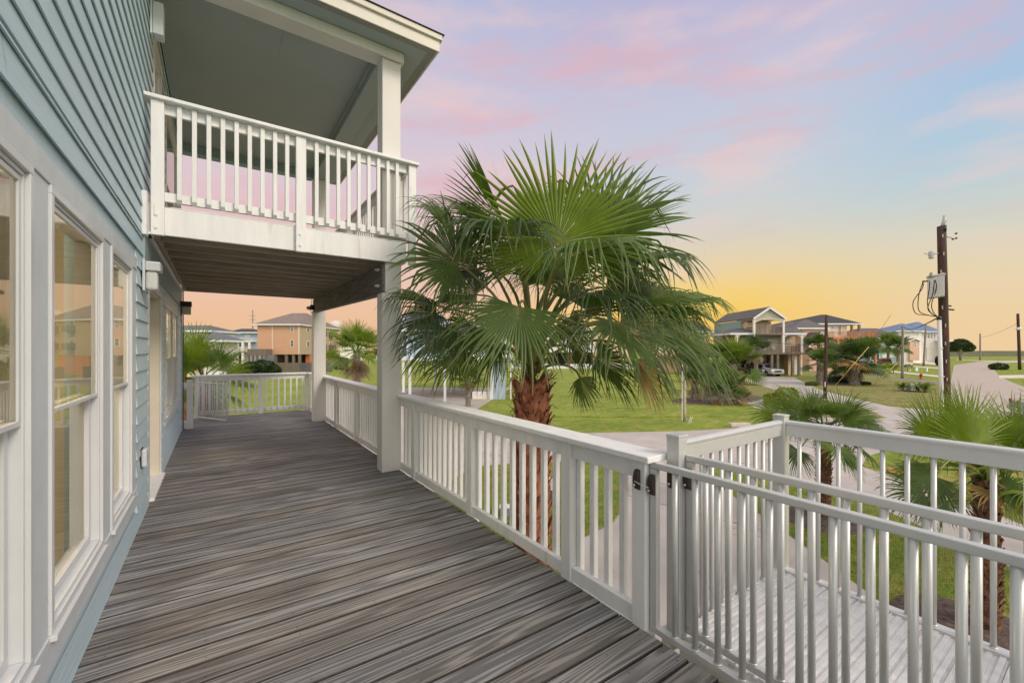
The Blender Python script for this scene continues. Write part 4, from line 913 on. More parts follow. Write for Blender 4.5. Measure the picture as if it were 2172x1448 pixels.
# --- the big fan palm standing just outside the railing
T0 = 4.8; heart = at(1128, 775, T0); foot = V((heart.x, heart.y, 0))
palm = thing('fan_palm', 'big fan palm with a reddish shaggy trunk rising just beyond the white railing', 'palm tree', foot)
trunk_boots(palm, foot, heart - V((0, 0, .22)), .175, .165, BARK, rows=30, per=11, bl=.17, seed=4)
mb = MB(); r_ = random.Random(12)
for k in range(70):
    a = r_.uniform(0, 2 * math.pi); z = heart.z - r_.uniform(.0, .55); p = V((foot.x + .16 * math.cos(a), foot.y + .16 * math.sin(a), z)); o_ = V((math.cos(a), math.sin(a), 0))
    mb.tube([p, p + o_ * .07 + V((0, 0, r_.uniform(.03, .10))), p + o_ * r_.uniform(.09, .16) + V((0, 0, r_.uniform(-.08, .14)))], [.006, .004, .001], 4)
mb.build('trunk_fibre', FIBRE, palm)
hero = [  # hastula (px, py, depth), direction, normal, R, spread, droop, material, extra
    ((1182, 515, 4.45), (.10, 1, .10), (0, .05, -1), 1.24, 150, .08, LEAFL, dict(united=.50, falloff=.55, fold=-.06, nseg=62, pleat=.35)),
    ((1262, 500, 4.75), (.88, .48, .10), (-.15, .25, -1), 1.20, 112, .38, LEAF, dict(united=.50, falloff=.30, fold=.05, nseg=56)),
    ((968, 555, 4.60), (-.75, .55, -.1), (0, .35, -1), .78, 150, .75, LEAFB, dict(united=.48, falloff=.25, nseg=64)),
    ((1072, 478, 4.9), (-.42, 1, 0), (-.75, -.25, -.35), 1.02, 62, .15, LEAF, dict(united=.60, nseg=40, fold=1.1)),
    ((1040, 492, 5.0), (-.85, .72, 0), (.45, .75, -.4), .88, 95, .75, LEAF, dict(united=.5, nseg=56)),
    ((1100, 650, 4.15), (-.28, -.80, -.40), (-.05, .42, -1), .90, 100, .55, LEAFP, dict(united=.42, falloff=.15, fold=-.10, nseg=42, pleat=.35)),
    ((1235, 535, 4.35), (.80, .10, -.55), (.15, .95, -.35), 1.15, 120, 2.3, LEAFP, dict(united=.36, falloff=.15, nseg=48)),
    ((1075, 500, 4.45), (-.45, .10, -.75), (-.05, .95, -.3), 1.05, 120, 2.5, LEAFB, dict(united=.36, falloff=.15, nseg=46)),
    ((1325, 640, 4.9), (1, .12, .0), (-.1, .9, -.4), 1.12, 112, .95, LEAF, dict(united=.45, nseg=64)),
    ((1313, 684, 4.35), (.45, -.62, -.45), (.35, .55, -.75), 1.04, 115, .95, LEAFB, dict(united=.42, falloff=.2, nseg=62)),
    ((900, 642, 4.9), (-.55, .12, -.3), (-.1, .9, -.45), .66, 120, 1.6, LEAFB, dict(united=.4, nseg=54)),
    ((990, 742, 5.0), (-.80, -.30, -.1), (-.25, .6, -.7), .78, 105, .9, LEAF, dict(united=.5, nseg=56)),
    ((1290, 585, 5.2), (.92, -.05, .3), (-.1, .5, -.85), .98, 118, .7, LEAF, dict(united=.5, nseg=62)),
    ((1300, 500, 5.3), (.55, .80, .25), (-.4, .2, -.9), 1.12, 62, .25, LEAF, dict(united=.5, nseg=40)),
    ((1010, 625, 5.3), (-.85, .05, .4), (0, .7, -.7), .80, 120, .9, LEAFB, dict(nseg=54)),
    ((1205, 690, 5.2), (.35, -.62, .3), (.1, .7, -.6), .72, 118, 1.1, LEAFB, dict(nseg=50)),
    ((1395, 700, 4.75), (.82, -.30, -.25), (.15, .8, -.6), 1.10, 104, 1.5, LEAF, dict(united=.38, nseg=50)),
    ((1175, 590, 5.6), (.1, .85, .6), (0, .4, -.9), .9, 130, .4, LEAF, dict(nseg=50)),
    ((1095, 560, 5.4), (-.30, .85, .35), (-.1, .3, -.9), .85, 125, .6, LEAF, dict(nseg=50)),
    ((955, 480, 4.95), (-.72, .62, -.2), (.2, .8, -.5), .72, 85, 1.3, LEAFB, dict(united=.42, nseg=46)),
    ((1250, 625, 4.6), (.55, -.2, -.7), (.2, .85, -.4), .95, 115, 2.2, LEAFB, dict(united=.36, nseg=46)),
    ((1140, 600, 5.1), (-.1, .3, -.6), (0, .9, -.4), .62, 125, 2.2, LEAFB, dict(united=.4, nseg=50)),
    ((1265, 760, 4.9), (.72, -.55, .05), (.3, .7, -.6), .78, 110, 1.1, LEAF, dict(nseg=52)),
    ((945, 700, 4.7), (-.55, -.55, -.3), (-.35, .6, -.7), .76, 100, 1.2, LEAFB, dict(nseg=52)),
    ((1430, 640, 5.2), (.9, .12, .1), (-.1, .9, -.3), .82, 112, 1.2, LEAF, dict(nseg=52)),
    ((925, 665, 4.8), (-.65, -.30, -.1), (-.2, .7, -.6), .80, 110, 1.3, LEAFB, dict(united=.4, nseg=48)),
    ((1000, 690, 5.0), (-.45, -.75, .1), (-.3, .5, -.7), .80, 105, 1.0, LEAFB, dict(united=.42, nseg=48)),
    ((1055, 720, 5.1), (-.55, -.70, .2), (-.2, .5, -.8), .74, 105, 1.0, LEAF, dict(united=.42, nseg=46)),
    ((1385, 655, 5.1), (.85, .05, .1), (0, .8, -.5), .95, 110, 1.1, LEAF, dict(united=.42, nseg=46)),
    ((1300, 610, 5.0), (.8, -.1, .0), (0, .7, -.6), 1.0, 112, 1.2, LEAFB, dict(united=.40, nseg=46)),
    ((1130, 690, 5.3), (-.2, -.4, .3), (0, .7, -.6), .72, 115, 1.3, LEAFB, dict(nseg=44)),
    ((1010, 570, 5.1), (-.6, -.1, -.1), (-.1, .7, -.6), .85, 110, 1.3, LEAFB, dict(united=.4, nseg=44)),
    ((1440, 745, 5.0), (.75, -.35, .1), (.2, .7, -.6), .92, 105, 1.4, LEAFB, dict(united=.38, nseg=44)),
    ((1215, 640, 5.4), (.3, .2, .4), (0, .6, -.7), .85, 120, .9, LEAF, dict(nseg=44)),
    ((1350, 560, 4.9), (.9, .15, -.3), (0, .95, -.3), 1.05, 115, 2.3, LEAFB, dict(united=.36, nseg=46)),
]
for i, (h, d, n, R, sp, dr, mt, kw) in enumerate(hero):
    H = at(*h); kw = dict(dict(seed=100 + i, threads=14, ns=11), **kw)
    frond(palm, heart + cd(rnd.uniform(-.08, .08), rnd.uniform(-.12, .05), rnd.uniform(-.08, .08)), H, cd(*d), cd(*n), R, mt, spread=sp, droop=dr, **kw)
# dying fronds hanging low on the right
for i, (h, d, R) in enumerate([((1350, 760, 4.8), (.5, -.85, 0), .75), ((1230, 800, 5.0), (.25, -.95, 0), .45)]):
    frond(palm, heart - V((0, 0, .15)), at(*h), cd(*d), cd(.4, .5, -.7), R, LEAFB if i else DEADO, spread=60 + 20 * i, droop=.9, seed=300 + i, nseg=30, threads=10)

# --- a library of whole fronds for the smaller palms (local +Y outwards, gravity -Z)
LIB = {}
def lib_frond(kind, res):
    key = (kind, res)
    if key in LIB: return LIB[key]
    out = []
    spec = {'up': [(78, .2), (66, .3), (60, .25)], 'mid': [(42, .5), (30, .6), (20, .7)], 'low': [(0, .9), (-18, 1.0), (-35, 1.1)], 'dead': [(-62, .9), (-74, .7), (-80, .6)]}[kind]
    for i, (el, dr) in enumerate(spec):
        e_ = math.radians(el); d = V((0, math.cos(e_), math.sin(e_))); n = V((0, -math.sin(e_), math.cos(e_)))
        Lp = .72 if kind != 'dead' else .40
        A = V((0, .04, 0)); H = A + (d + V((0, 0, .25 if kind != 'dead' else -.1))).normalized() * Lp
        mb = MB(); hi = res == 'hi'
        dead = kind == 'dead'
        blade(mb, H, d, n, .72 if not dead else .62, spread=(132 if not dead else 70), nseg=(44 if hi else 26), united=.42 if not dead else .35, droop=dr, seed=500 + i * 7 + el, ns=(8 if hi else 5), fold=.12 if not dead else .8, thin=.9 if hi else 1.25)
        petiole(mb, A, H, d, .018, .010, n=5 if hi else 4, k=5 if hi else 3)
        out.append(mb)
    LIB[key] = out; return out
MESHC = {}
def lib_mesh(kind, res, i, mat):
    k = (kind, res, i, mat.name)
    if k not in MESHC: MESHC[k] = lib_frond(kind, res)[i].mesh('frond', mat)
    return MESHC[k]
def fanpalm(label, base, hz, R, counts, rt=.1, res='hi', mats=None, bark=BARK2, group=None, seed=1, merged=False, boots=True, bl=.12, lean=(0, 0), name='fan_palm', rows=None, bare=0.0):
    """counts: numbers of up, mid, low, dead fronds"""
    r = random.Random(seed); base = V(base); t = thing(name, label, 'palm tree', base, group=group); mats = mats or (LEAF, LEAFB)
    top = base + V((lean[0], lean[1], hz))
    trunk_boots(t, base, top, rt * 1.1, rt, bark, boots=boots, rows=rows or max(4, int(hz / (bl * .62))), per=9, bl=bl, seed=seed, z0=bare)
    crown = {}; 
    for kind, cnt in zip(('up', 'mid', 'low', 'dead'), counts):
        for k in range(cnt):
            az = 2 * math.pi * (k + r.uniform(-.25, .25)) / max(1, cnt) + {'up': 0, 'mid': .4, 'low': .9, 'dead': .2}[kind]; i = r.randrange(3); s = R * r.uniform(.82, 1.12) * (.86 if kind == 'dead' else 1)
            mt = (DEAD if r.random() < .75 else DEADO) if kind == 'dead' else mats[r.randrange(len(mats))]
            if kind == 'low' and r.random() < .15: mt = DEADO
            zz = r.uniform(-.10, .02) * (3 if kind == 'dead' else 1) * R
            Mx = Matrix.Translation(top + V((0, 0, zz))) @ Matrix.Rotation(az, 4, 'Z') @ Matrix.Rotation(r.uniform(-.15, .15), 4, 'X') @ Matrix.Rotation(r.uniform(-.5, .5), 4, 'Y') @ Matrix.Scale(s, 4)
            if merged:
                src = lib_frond(kind, res)[i]; mb = crown.setdefault(('dead_fronds' if kind == 'dead' else 'crown', mt.name), (MB(), mt))[0]; nb = len(mb.v)
                mb.v += [tuple(Mx @ V(p)) for p in src.v]; mb.a += src.a; mb.f += [[q_ + nb for q_ in f] for f in src.f]; mb.mi += [0] * len(src.f); mb.sm += src.sm
            else:
                o = bpy.data.objects.new('dead_frond' if kind == 'dead' else 'frond', lib_mesh(kind, res, i, mt)); COL.objects.link(o); o.parent = t
                L_ = Matrix.Translation(-base) @ Mx; o.matrix_local = L_
    if merged:
        byname = {}
        for (nm, _), (mb, mt) in crown.items(): byname.setdefault(nm, []).append((mb, mt))
        for nm, lst in byname.items():
            M_ = MB(); ms = []
            for mb, mt in lst:
                nb = len(M_.v); M_.v += mb.v; M_.a += mb.a; M_.f += [[q_ + nb for q_ in f] for f in mb.f]; M_.mi += [len(ms)] * len(mb.f); M_.sm += mb.sm; ms.append(mt)
            M_.build(nm, ms, t)
    return t
# young palms beside the ramp
YB = M('young_palm_boots', (.10, .045, .028), .9, col2=(.27, .14, .085), vs=12, bump=.6, bs=60)
def heroes(t, hz, lst, seed):
    A = V(t.location) + V((0, 0, hz))
    for i, (h, d, n, R, sp, dr, mt) in enumerate(lst):
        frond(t, A, at(*h), cd(*d), cd(*n), R, mt, spread=sp, droop=dr, seed=seed + i, nseg=46, united=.40, falloff=.35, ns=9, fold=.05)
pA = gp(1747, 1100); tA = fanpalm('young fan palm in a dark mulch ring just right of the ramp corner post', pA + V((0, 0, .05)), 1.92, .95, (2, 5, 8, 0), .10, seed=21, bark=YB, bl=.13)
heroes(tA, 1.9, [((1718, 884, 9.2), (-.25, 1, 0), (0, .1, -1), .72, 120, .25, LEAF), ((1782, 888, 9.1), (.75, .62, 0), (-.1, .25, -1), .82, 112, .3, LEAF), ((1690, 880, 9.4), (-.9, .35, 0), (.1, .4, -1), .85, 105, .35, LEAF),
    ((1650, 880, 9.9), (-.9, .25, .2), (.1, .6, -.8), .80, 100, .5, LEAFL), ((1835, 895, 9.7), (.9, -.1, .1), (0, .6, -.8), .62, 110, .6, LEAFB), ((1790, 960, 9.2), (.6, -.55, 0), (.3, .6, -.8), .72, 100, .6, LEAF), ((1695, 955, 9.2), (-.5, -.75, 0), (-.3, .6, -.8), .66, 100, .6, LEAFB)], 700)
pB = gp(2093, 1340); tB = fanpalm('young fan palm with tall upright fronds beside the ramp at the right edge', pB + V((0, 0, .05)), 1.95, .85, (2, 4, 8, 0), .10, seed=33, bark=YB, bl=.13, mats=(LEAF, LEAFL, LEAFB))
heroes(tB, 1.95, [((1992, 938, 5.5), (-.20, 1, 0), (-.1, .1, -1), 0.80, 62, .12, LEAFL), ((2062, 945, 5.4), (-.12, 1, .1), (.15, .1, -1), 0.86, 105, .15, LEAFL), ((1978, 925, 5.9), (-.9, .42, 0), (.1, .35, -1), .62, 95, .3, LEAF), ((2050, 915, 6.4), (.1, 1, .2), (0, .1, -1), 0.80, 110, .2, LEAFL),
    ((1960, 1045, 5.5), (-.95, -.05, 0), (0, .5, -.9), .62, 100, .5, LEAF), ((1985, 1010, 5.2), (-.55, -.6, -.2), (-.1, .5, -.9), .60, 105, .7, LEAFB), ((2150, 950, 5.6), (.5, .9, 0), (-.2, .1, -1), 0.80, 100, .25, LEAFL), ((2130, 1035, 5.2), (.7, -.4, 0), (.2, .5, -.9), .66, 100, .6, LEAF)], 740)
pC = at(2265, 960, 6.9); fanpalm('yellow green fan palm cut by the right edge of the picture', V((pC.x, pC.y, 0)), 1.95, 1.05, (6, 7, 8, 0), .10, seed=45, bark=YB, mats=(LEAFL, LEAF))
# palm by the far left deck corner, beyond the end railing
pD = at(432, 800, 12.4); tD = fanpalm('bright fan palm behind the far left corner of the deck', V((pD.x, pD.y, 0)), 2.75, 1.2, (3, 5, 8, 2), .16, seed=52, mats=(LEAF, LEAFL), bark=BARK)
heroes(tD, 2.75, [((415, 745, 11.9), (.05, 1, 0), (.1, .15, -1), .92, 145, .15, LEAFL), ((463, 766, 11.7), (.45, .9, 0), (0, .2, -1), .72, 130, .25, LEAF), ((480, 795, 12), (.9, .1, 0), (0, .7, -.7), .8, 100, .5, LEAFL), ((400, 790, 12), (-.2, .5, -.3), (0, .8, -.6), .8, 110, .5, LEAFL)], 780)
pD = at(385, 800, 14.5); fanpalm('second fan palm behind the far left corner, half hidden by the house wall', V((pD.x, pD.y, 0)), 2.8, 1.2, (4, 7, 8, 3), .16, seed=53, mats=(LEAFB, LEAF), bark=BARK)
# yellowing palm right of the far post
pE = at(757, 745, 24.5); fanpalm('yellowing palm with orange dead fronds seen between the two porch posts', V((pE.x, pE.y, 0)), 3.6, 1.55, (7, 10, 10, 26), .16, seed=61, mats=(LEAFB, LEAFL), bark=BARKG)
pF = gp(993, 862); fanpalm('small palm with a brown skirt on the concrete in front of the blue raised house', pF, 1.75, .95, (6, 8, 6, 9), .13, seed=66, mats=(LEAFB,), bark=BARKG)
# palms on the right
def gpalm(px, pyb, pyt, **kw):
    b = gp(px, pyb); s = gt(pyb) / FP; kw['hz'] = (pyb - pyt) * s; kw['base'] = b; return fanpalm(**kw)
gpalm(1556, 814, 775, label='bushy palm with a thick brown skirt left of the pickup drive', R=2.5, counts=(9, 11, 3, 34), rt=.38, seed=71, mats=(LEAFB, LEAF, LEAFL), bark=BARKG, bl=.3, res='lo', merged=True)
gpalm(1603, 800, 745, label='thin palm with hanging dead fronds in front of the stilted deck', R=1.9, counts=(5, 7, 1, 22), rt=.16, seed=72, mats=(LEAFB,), bark=BARKG, bl=.3, res='lo', merged=True)
gpalm(1500, 838, 800, label='low palm in the mulch bed right of the white post', R=1.25, counts=(6, 8, 2, 16), rt=.2, seed=73, mats=(LEAFB,), bark=BARKG, bl=.2, res='lo', merged=True)
gpalm(1532, 858, 838, label='squat palm with pale dead skirt at the front of the mulch bed', R=1.25, counts=(7, 8, 1, 20), rt=.2, seed=74, mats=(LEAFB, LEAF), bark=BARKG, bl=.2, res='lo', merged=True)
gpalm(1568, 858, 846, label='small orange leaved palm at the right end of the mulch bed', R=.75, counts=(4, 6, 5, 6), rt=.12, seed=75, mats=(LEAFB, DEADO), bark=BARKG, bl=.2, res='lo', merged=True)
gpalm(1474, 850, 815, label='palm with dead fronds behind the white post', R=1.2, counts=(5, 7, 1, 20), rt=.2, seed=76, mats=(LEAFB,), bark=BARKG, bl=.2, res='lo', merged=True)
gpalm(1512, 832, 806, label='dark leafy low palm at the back of the mulch bed', R=1.5, counts=(7, 9, 4, 8), rt=.2, seed=77, mats=(LEAF, LEAFB), bark=BARKG, bl=.2, res='lo', merged=True)
gpalm(1548, 842, 822, label='dark low palm in the middle of the mulch bed', R=1.2, counts=(7, 9, 4, 12), rt=.2, seed=78, mats=(LEAF,), bark=BARKG, bl=.2, res='lo', merged=True)
gpalm(1742, 816, 770, label='fat trunked palm left of the dark bare pole in the round bed', R=1.45, counts=(8, 11, 9, 5), rt=.36, seed=81, mats=(LEAFB, LEAF), bark=BARKG, bl=.34, res='lo', merged=True)
gpalm(1738, 800, 735, label='taller dark palm rising behind the fat trunked palm', R=1.5, counts=(7, 9, 8, 10), rt=.22, seed=82, mats=(LEAF,), bark=BARKG, bl=.3, res='lo', merged=True)
gpalm(1812, 816, 770, label='wide bushy palm with a thick criss-cross trunk right of the dark bare pole', R=2.25, counts=(12, 16, 14, 6), rt=.42, seed=83, mats=(LEAFB, LEAF), bark=BARKG, bl=.36, res='lo', merged=True)
gpalm(1776, 806, 760, label='leafy palm between the two thick trunked palms', R=1.7, counts=(9, 12, 10, 4), rt=.25, seed=84, mats=(LEAF, LEAFB), bark=BARKG, bl=.3, res='lo', merged=True)
gpalm(1842, 790, 735, label='dark palm in front of the orange decking at the mint house', R=1.6, counts=(7, 10, 8, 5), rt=.2, seed=85, mats=(LEAF,), bark=BARKG, bl=.3, res='lo', merged=True)
gpalm(1884, 775, 733, label='dark round headed palm beside the red car', R=2.6, counts=(8, 12, 10, 2), rt=.26, seed=86, mats=(LEAF,), bark=BARKG, boots=False, res='lo', merged=True)
gpalm(1905, 777, 736, label='palm with a brown trunk in front of the white garage', R=2.3, counts=(7, 10, 8, 3), rt=.28, seed=87, mats=(LEAF,), bark=BARKG, boots=False, res='lo', merged=True)
gpalm(1928, 762, 722, label='leftmost palm before the blue roofed house, leaning right', R=3.2, counts=(7, 10, 8, 8), rt=.4, seed=88, mats=(LEAFB,), bark=BARKG, boots=False, res='lo', merged=True, lean=(1.5, -1))
gpalm(1946, 761, 719, label='middle palm before the blue roofed house', R=3.2, counts=(7, 10, 8, 8), rt=.42, seed=89, mats=(LEAFB,), bark=BARKG, boots=False, res='lo', merged=True)
gpalm(1966, 763, 725, label='rightmost palm before the blue roofed house, with brown dead fronds', R=3.0, counts=(6, 9, 6, 12), rt=.4, seed=90, mats=(LEAFB,), bark=BARKG, boots=False, res='lo', merged=True)
for px, py in ((1869, 793), (1888, 791), (1895, 792)):
    gpalm(px, py, py - 8, label={1869: 'tiny yellow green palm on the verge left of the grey pole, the left one', 1888: 'tiny yellow green palm on the verge, the middle one', 1895: 'tiny yellow green palm on the verge nearest the grey pole'}[px], R=.9, counts=(4, 5, 2, 0), rt=.07, seed=px, mats=(LEAFL,), bark=BARKG, boots=False, res='lo', merged=True, group='tiny palms on the verge')
gpalm(1925, 786, 780, label='tiny palm just right of the grey pole', R=.7, counts=(3, 4, 2, 0), rt=.07, seed=5, mats=(LEAFB,), bark=BARKG, boots=False, res='lo', merged=True)

# ------------------------------------------------------------------ neighbouring houses
class House:
    """a house squared to the view direction; x and z are read off at its front depth t, y runs away from us"""
    def __init__(s, name, label, t, px0, cat='house', group=None):
        s.t = t; s.k = t / FP; s.px0 = px0; p = at(px0, HY, t)
        s.o = thing(name, label, cat, (p.x, p.y, 0), -TH, group)
    def x(s, px): return (px - s.px0) * s.k
    def z(s, py): return max(0.0, EYE + (HY - py) * s.k)
    def box(s, mb, a, b, top, bot, d0, d1): return mb.box(s.x(a), s.x(b), d0, d1, s.z(bot) if bot is not None else 0, s.z(top))
    def part(s, name, mat, *boxes, parent=None, bevel=0):
        mb = MB()
        for b in boxes: s.box(mb, *b)
        return mb.build(name, mat, parent or s.o, local=True, bevel=bevel)
    def hip(s, a, b, eave, ridge, d0, d1, ra=None, rb=None, mat=None, over=0.0, name='roof', rd=None, gable=False):
        xa, xb = s.x(a), s.x(b); dm = (d0 + d1) / 2 if rd is None else rd; z0 = s.z(eave); z1 = max(z0 + .5, EYE + (HY - ridge) * (s.t + dm) / FP)
        xd = lambda px: (px - CX) * (s.t + dm) / FP - (s.px0 - CX) * s.k
        ra = xd(ra) if ra is not None else (xa + xb) / 2; rb = xd(rb) if rb is not None else ra + .01
        mb = MB(); th = .12
        mb.add([(xa, d0, z0), (xb, d0, z0), (xb, d1, z0), (xa, d1, z0), (ra, dm, z1), (rb, dm, z1)], [(0, 1, 5, 4), (1, 2, 5), (2, 3, 4, 5), (3, 0, 4)])
        mb.box(xa, xb, d0, d1, z0 - th, z0 - .001)
        r_ = mb.build(name, mat or SHINGLE, s.o, local=True)
        m = MB(); m.box(xa - .03, xb + .03, d0 - .03, d0 - .001, z0 - .22, z0 + .02); m.box(xa - .03, xa - .001, d0, d1, z0 - .22, z0 + .02); m.box(xb + .001, xb + .03, d0, d1, z0 - .22, z0 + .02); m.build('eave_board', TRIM, s.o, local=True)
        return r_
    def gable(s, a, b, eave, apex, d0, d1, mat=None, wall=None, name='roof', over=.3):
        """gable facing us, ridge running away"""
        z0, z1 = s.z(eave), s.z(apex); xa, xb = s.x(a), s.x(b); xm = (xa + xb) / 2; th = .14
        mb = MB()
        for x_ in (xa, xb): 
            mb.add([(x_, d0 - over, z0), (xm, d0 - over, z1), (xm, d1, z1), (x_, d1, z0), (x_, d0 - over, z0 + th), (xm, d0 - over, z1 + th), (xm, d1, z1 + th), (x_, d1, z0 + th)], [(0, 1, 2, 3), (4, 5, 6, 7), (0, 1, 5, 4), (3, 2, 6, 7), (0, 3, 7, 4)])
        mb.build(name, mat or SHINGLE, s.o, local=True)
        m = MB()
        for x_ in (xa, xb): m.bar((x_, d0 - over - .03, z0 - .02), (xm, d0 - over - .03, z1 - .02), .05, .26)
        m.build('barge_board', TRIM, s.o, local=True)
        if wall:
            w = MB(); g_ = .1; w.add([(xa + .2, d0, z0), (xb - .2, d0, z0), (xm, d0, z1 - .05), (xa + .2, d0 + .12, z0), (xb - .2, d0 + .12, z0), (xm, d0 + .12, z1 - .05)], [(0, 1, 2), (5, 4, 3), (0, 3, 4, 1)]); w.build('gable_wall', wall, s.o, local=True)
    def win(s, a, b, top, bot, d=0.0, fr=None, glass=None, mull=True, name='window'):
        fr = fr or WHITE2; w = max(.06, 1.1 * s.k); xa, xb, z0, z1 = s.x(a), s.x(b), s.z(bot), s.z(top); m = MB()
        m.box(xa, xb, d - .06, d - .002, z0, z0 + w); m.box(xa, xb, d - .06, d - .002, z1 - w, z1); m.box(xa, xa + w, d - .06, d - .002, z0 + w, z1 - w); m.box(xb - w, xb, d - .06, d - .002, z0 + w, z1 - w)
        if mull: m.box(xa + w, xb - w, d - .05, d - .02, (z0 + z1) / 2 - w * .3, (z0 + z1) / 2 + w * .3)
        f = m.build(name, fr, s.o, local=True)
        g_ = MB(); g_.box(xa + w, xb - w, d - .018, d - .003, z0 + w, z1 - w); g_.build('pane', glass or GLASSF, f, local=True); return f
    def rail(s, a, b, top, bot, d=0.0, mat=None, step=.16, side=None, post=1.6):
        mat = mat or WOODRAIL; xa, xb, z0, z1 = s.x(a), s.x(b), s.z(bot), s.z(top); m = MB()
        m.box(xa, xb, d - .04, d + .04, z1 - .07, z1); m.box(xa, xb, d - .03, d + .03, z0 + .08, z0 + .14); x = xa
        while x < xb: m.box(x, x + .05, d - .02, d + .02, z0 + .141, z1 - .071); x += step
        x = xa
        while x <= xb + .01: m.box(x - .05, x + .05, d - .055, d - .041, z0, z1); x += (xb - xa) / max(1, round((xb - xa) / post))
        if side:
            for x_ in (xa, xb):
                m.box(x_ - .04, x_ + .04, d + .041, d + side, z1 - .07, z1 - .001); y = d + .1
                while y < d + side: m.box(x_ - .02, x_ + .02, y, y + .05, z0 + .1, z1 - .071); y += step
        return m.build('deck_rail', mat, s.o, local=True)
    def posts(s, pxs, top, bot=None, d=0.0, w=.25, mat=None, name='post'):
        for p in pxs:
            m = MB(); x_ = s.x(p); m.box(x_ - w / 2, x_ + w / 2, d - w / 2, d + w / 2, s.z(bot) if bot else 0, s.z(top)); m.build(name, mat or PILE, s.o, local=True)
    def arch(s, a, b, top, bot, d=0.0, mat=None, w=.22):
        xa, xb, z1, z0 = s.x(a), s.x(b), s.z(top), s.z(bot); m = MB(); n = 12; vs = []
        for y_ in (d - .08, d + .08):
            for k in range(n + 1):
                f = k / n; xx = xa + (xb - xa) * f; vs += [(xx, y_, z1), (xx, y_, z0 + (z1 - z0) * .72 * math.sin(math.pi * f) ** .6)]
        q_ = 2 * (n + 1); fs = []
        for k in range(n):
            fs += [(2 * k, 2 * k + 1, 2 * k + 3, 2 * k + 2), (q_ + 2 * k, q_ + 2 * k + 2, q_ + 2 * k + 3, q_ + 2 * k + 1), (2 * k + 1, q_ + 2 * k + 1, q_ + 2 * k + 3, 2 * k + 3)]
        m.add(vs, fs); m.build('arch', mat or CREAMW, s.o, local=True)
CREAMW = M('cream_white_paint', (.66, .62, .56), .6, var=.04)
w_green = wallm('sage_wall', (168, 165, 145)); w_teal = wallm('teal_wall', (136, 160, 158)); w_tan = wallm('tan_wall', (208, 178, 146)); w_pink = wallm('salmon_wall', (206, 170, 148))
w_white = wallm('white_wall', (222, 220, 212)); w_mint = wallm('mint_wall', (176, 206, 204)); w_orange = wallm('orange_wall', (192, 152, 124)); w_olive = wallm('olive_wall', (176, 160, 132))
w_navy = wallm('navy_door', (42, 66, 84)); w_blue = wallm('pale_blue_wall', (160, 178, 196)); w_grey = wallm('light_grey_wall', (190, 190, 180)); w_lav = wallm('lilac_white_wall', (214, 208, 206))
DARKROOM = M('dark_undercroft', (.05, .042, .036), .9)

# H1: sage gabled house on tall piles
h = House('stilt_house', 'sage green gabled house on tall timber piles with arched porches and a pickup beneath', 62, 1630)
h.part('wall', w_green, (1590, 1690, 706, 748, 2.4, 11)); h.part('side_wall', w_teal, (1598, 1660, 678, 706, 3.4, 12))
h.part('upper_wall', w_tan, (1603, 1655, 680, 706, 2.2, 3.39)); h.part('ceiling', CREAMW, (1598, 1663, 676.5, 678, -.2, 12))
h.gable(1596, 1665, 676, 652.5, 0, 12, wall=w_green)
h.hip(1548, 1599, 706.5, 694, -.2, 8, 1575, 1599, name='porch_roof'); h.hip(1662, 1708, 706.5, 695, -.2, 8, 1663, 1690, name='porch_roof')
h.part('deck', WOODRAIL, (1520, 1724, 748, 751.5, -.1, 3)); h.rail(1520, 1700, 733, 748, 0, side=2.4); h.rail(1700, 1724, 735, 748, 1.2)
h.part('balcony_floor', WOODRAIL, (1598, 1662, 706, 710, -.1, 2.3)); h.rail(1599, 1661, 692.5, 706, -.05, side=2)
h.posts([1562, 1599, 1661, 1700], 706, 748, 0, .3, CREAMW, 'porch_column'); h.posts([1599, 1661], 677, 706, -.02, .28, CREAMW, 'porch_column')
h.arch(1601, 1659, 676.5, 684); h.arch(1564, 1598, 706.5, 716); h.arch(1663, 1698, 706.5, 716)
h.posts([1606, 1638, 1650.5, 1682.5, 1696], 748, None, .15, .30); h.posts([1618, 1644, 1658, 1672, 1690], 748, None, 4, .3); h.posts([1612, 1632, 1652, 1674, 1694], 748, None, 8, .3)
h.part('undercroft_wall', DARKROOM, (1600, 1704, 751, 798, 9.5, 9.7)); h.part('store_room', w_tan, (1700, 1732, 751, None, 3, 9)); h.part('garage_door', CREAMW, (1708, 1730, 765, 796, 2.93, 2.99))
for a, b in ((1614, 1633), (1649, 1672)): h.win(a, b, 718, 733, 2.39, fr=CR, glass=BLIND, mull=False)
h.win(1593, 1600, 719, 735, 2.39, fr=CR, glass=BLIND, mull=False); h.win(1575, 1588, 716, 745, 2.39, fr=CR, mull=False, name='door')
for a in (1607, 1619, 1631, 1643): h.win(a, a + 9, 684, 705, 2.19, fr=CR, glass=BLIND, mull=False, name='balcony_door')
h.part('end_wall', wallm('brown_gable_wall', (190, 166, 140)), (1688, 1712, 712, 748, 2.6, 10)); h.win(1692, 1704, 722, 727, 2.59, fr=WHITE2, mull=False)
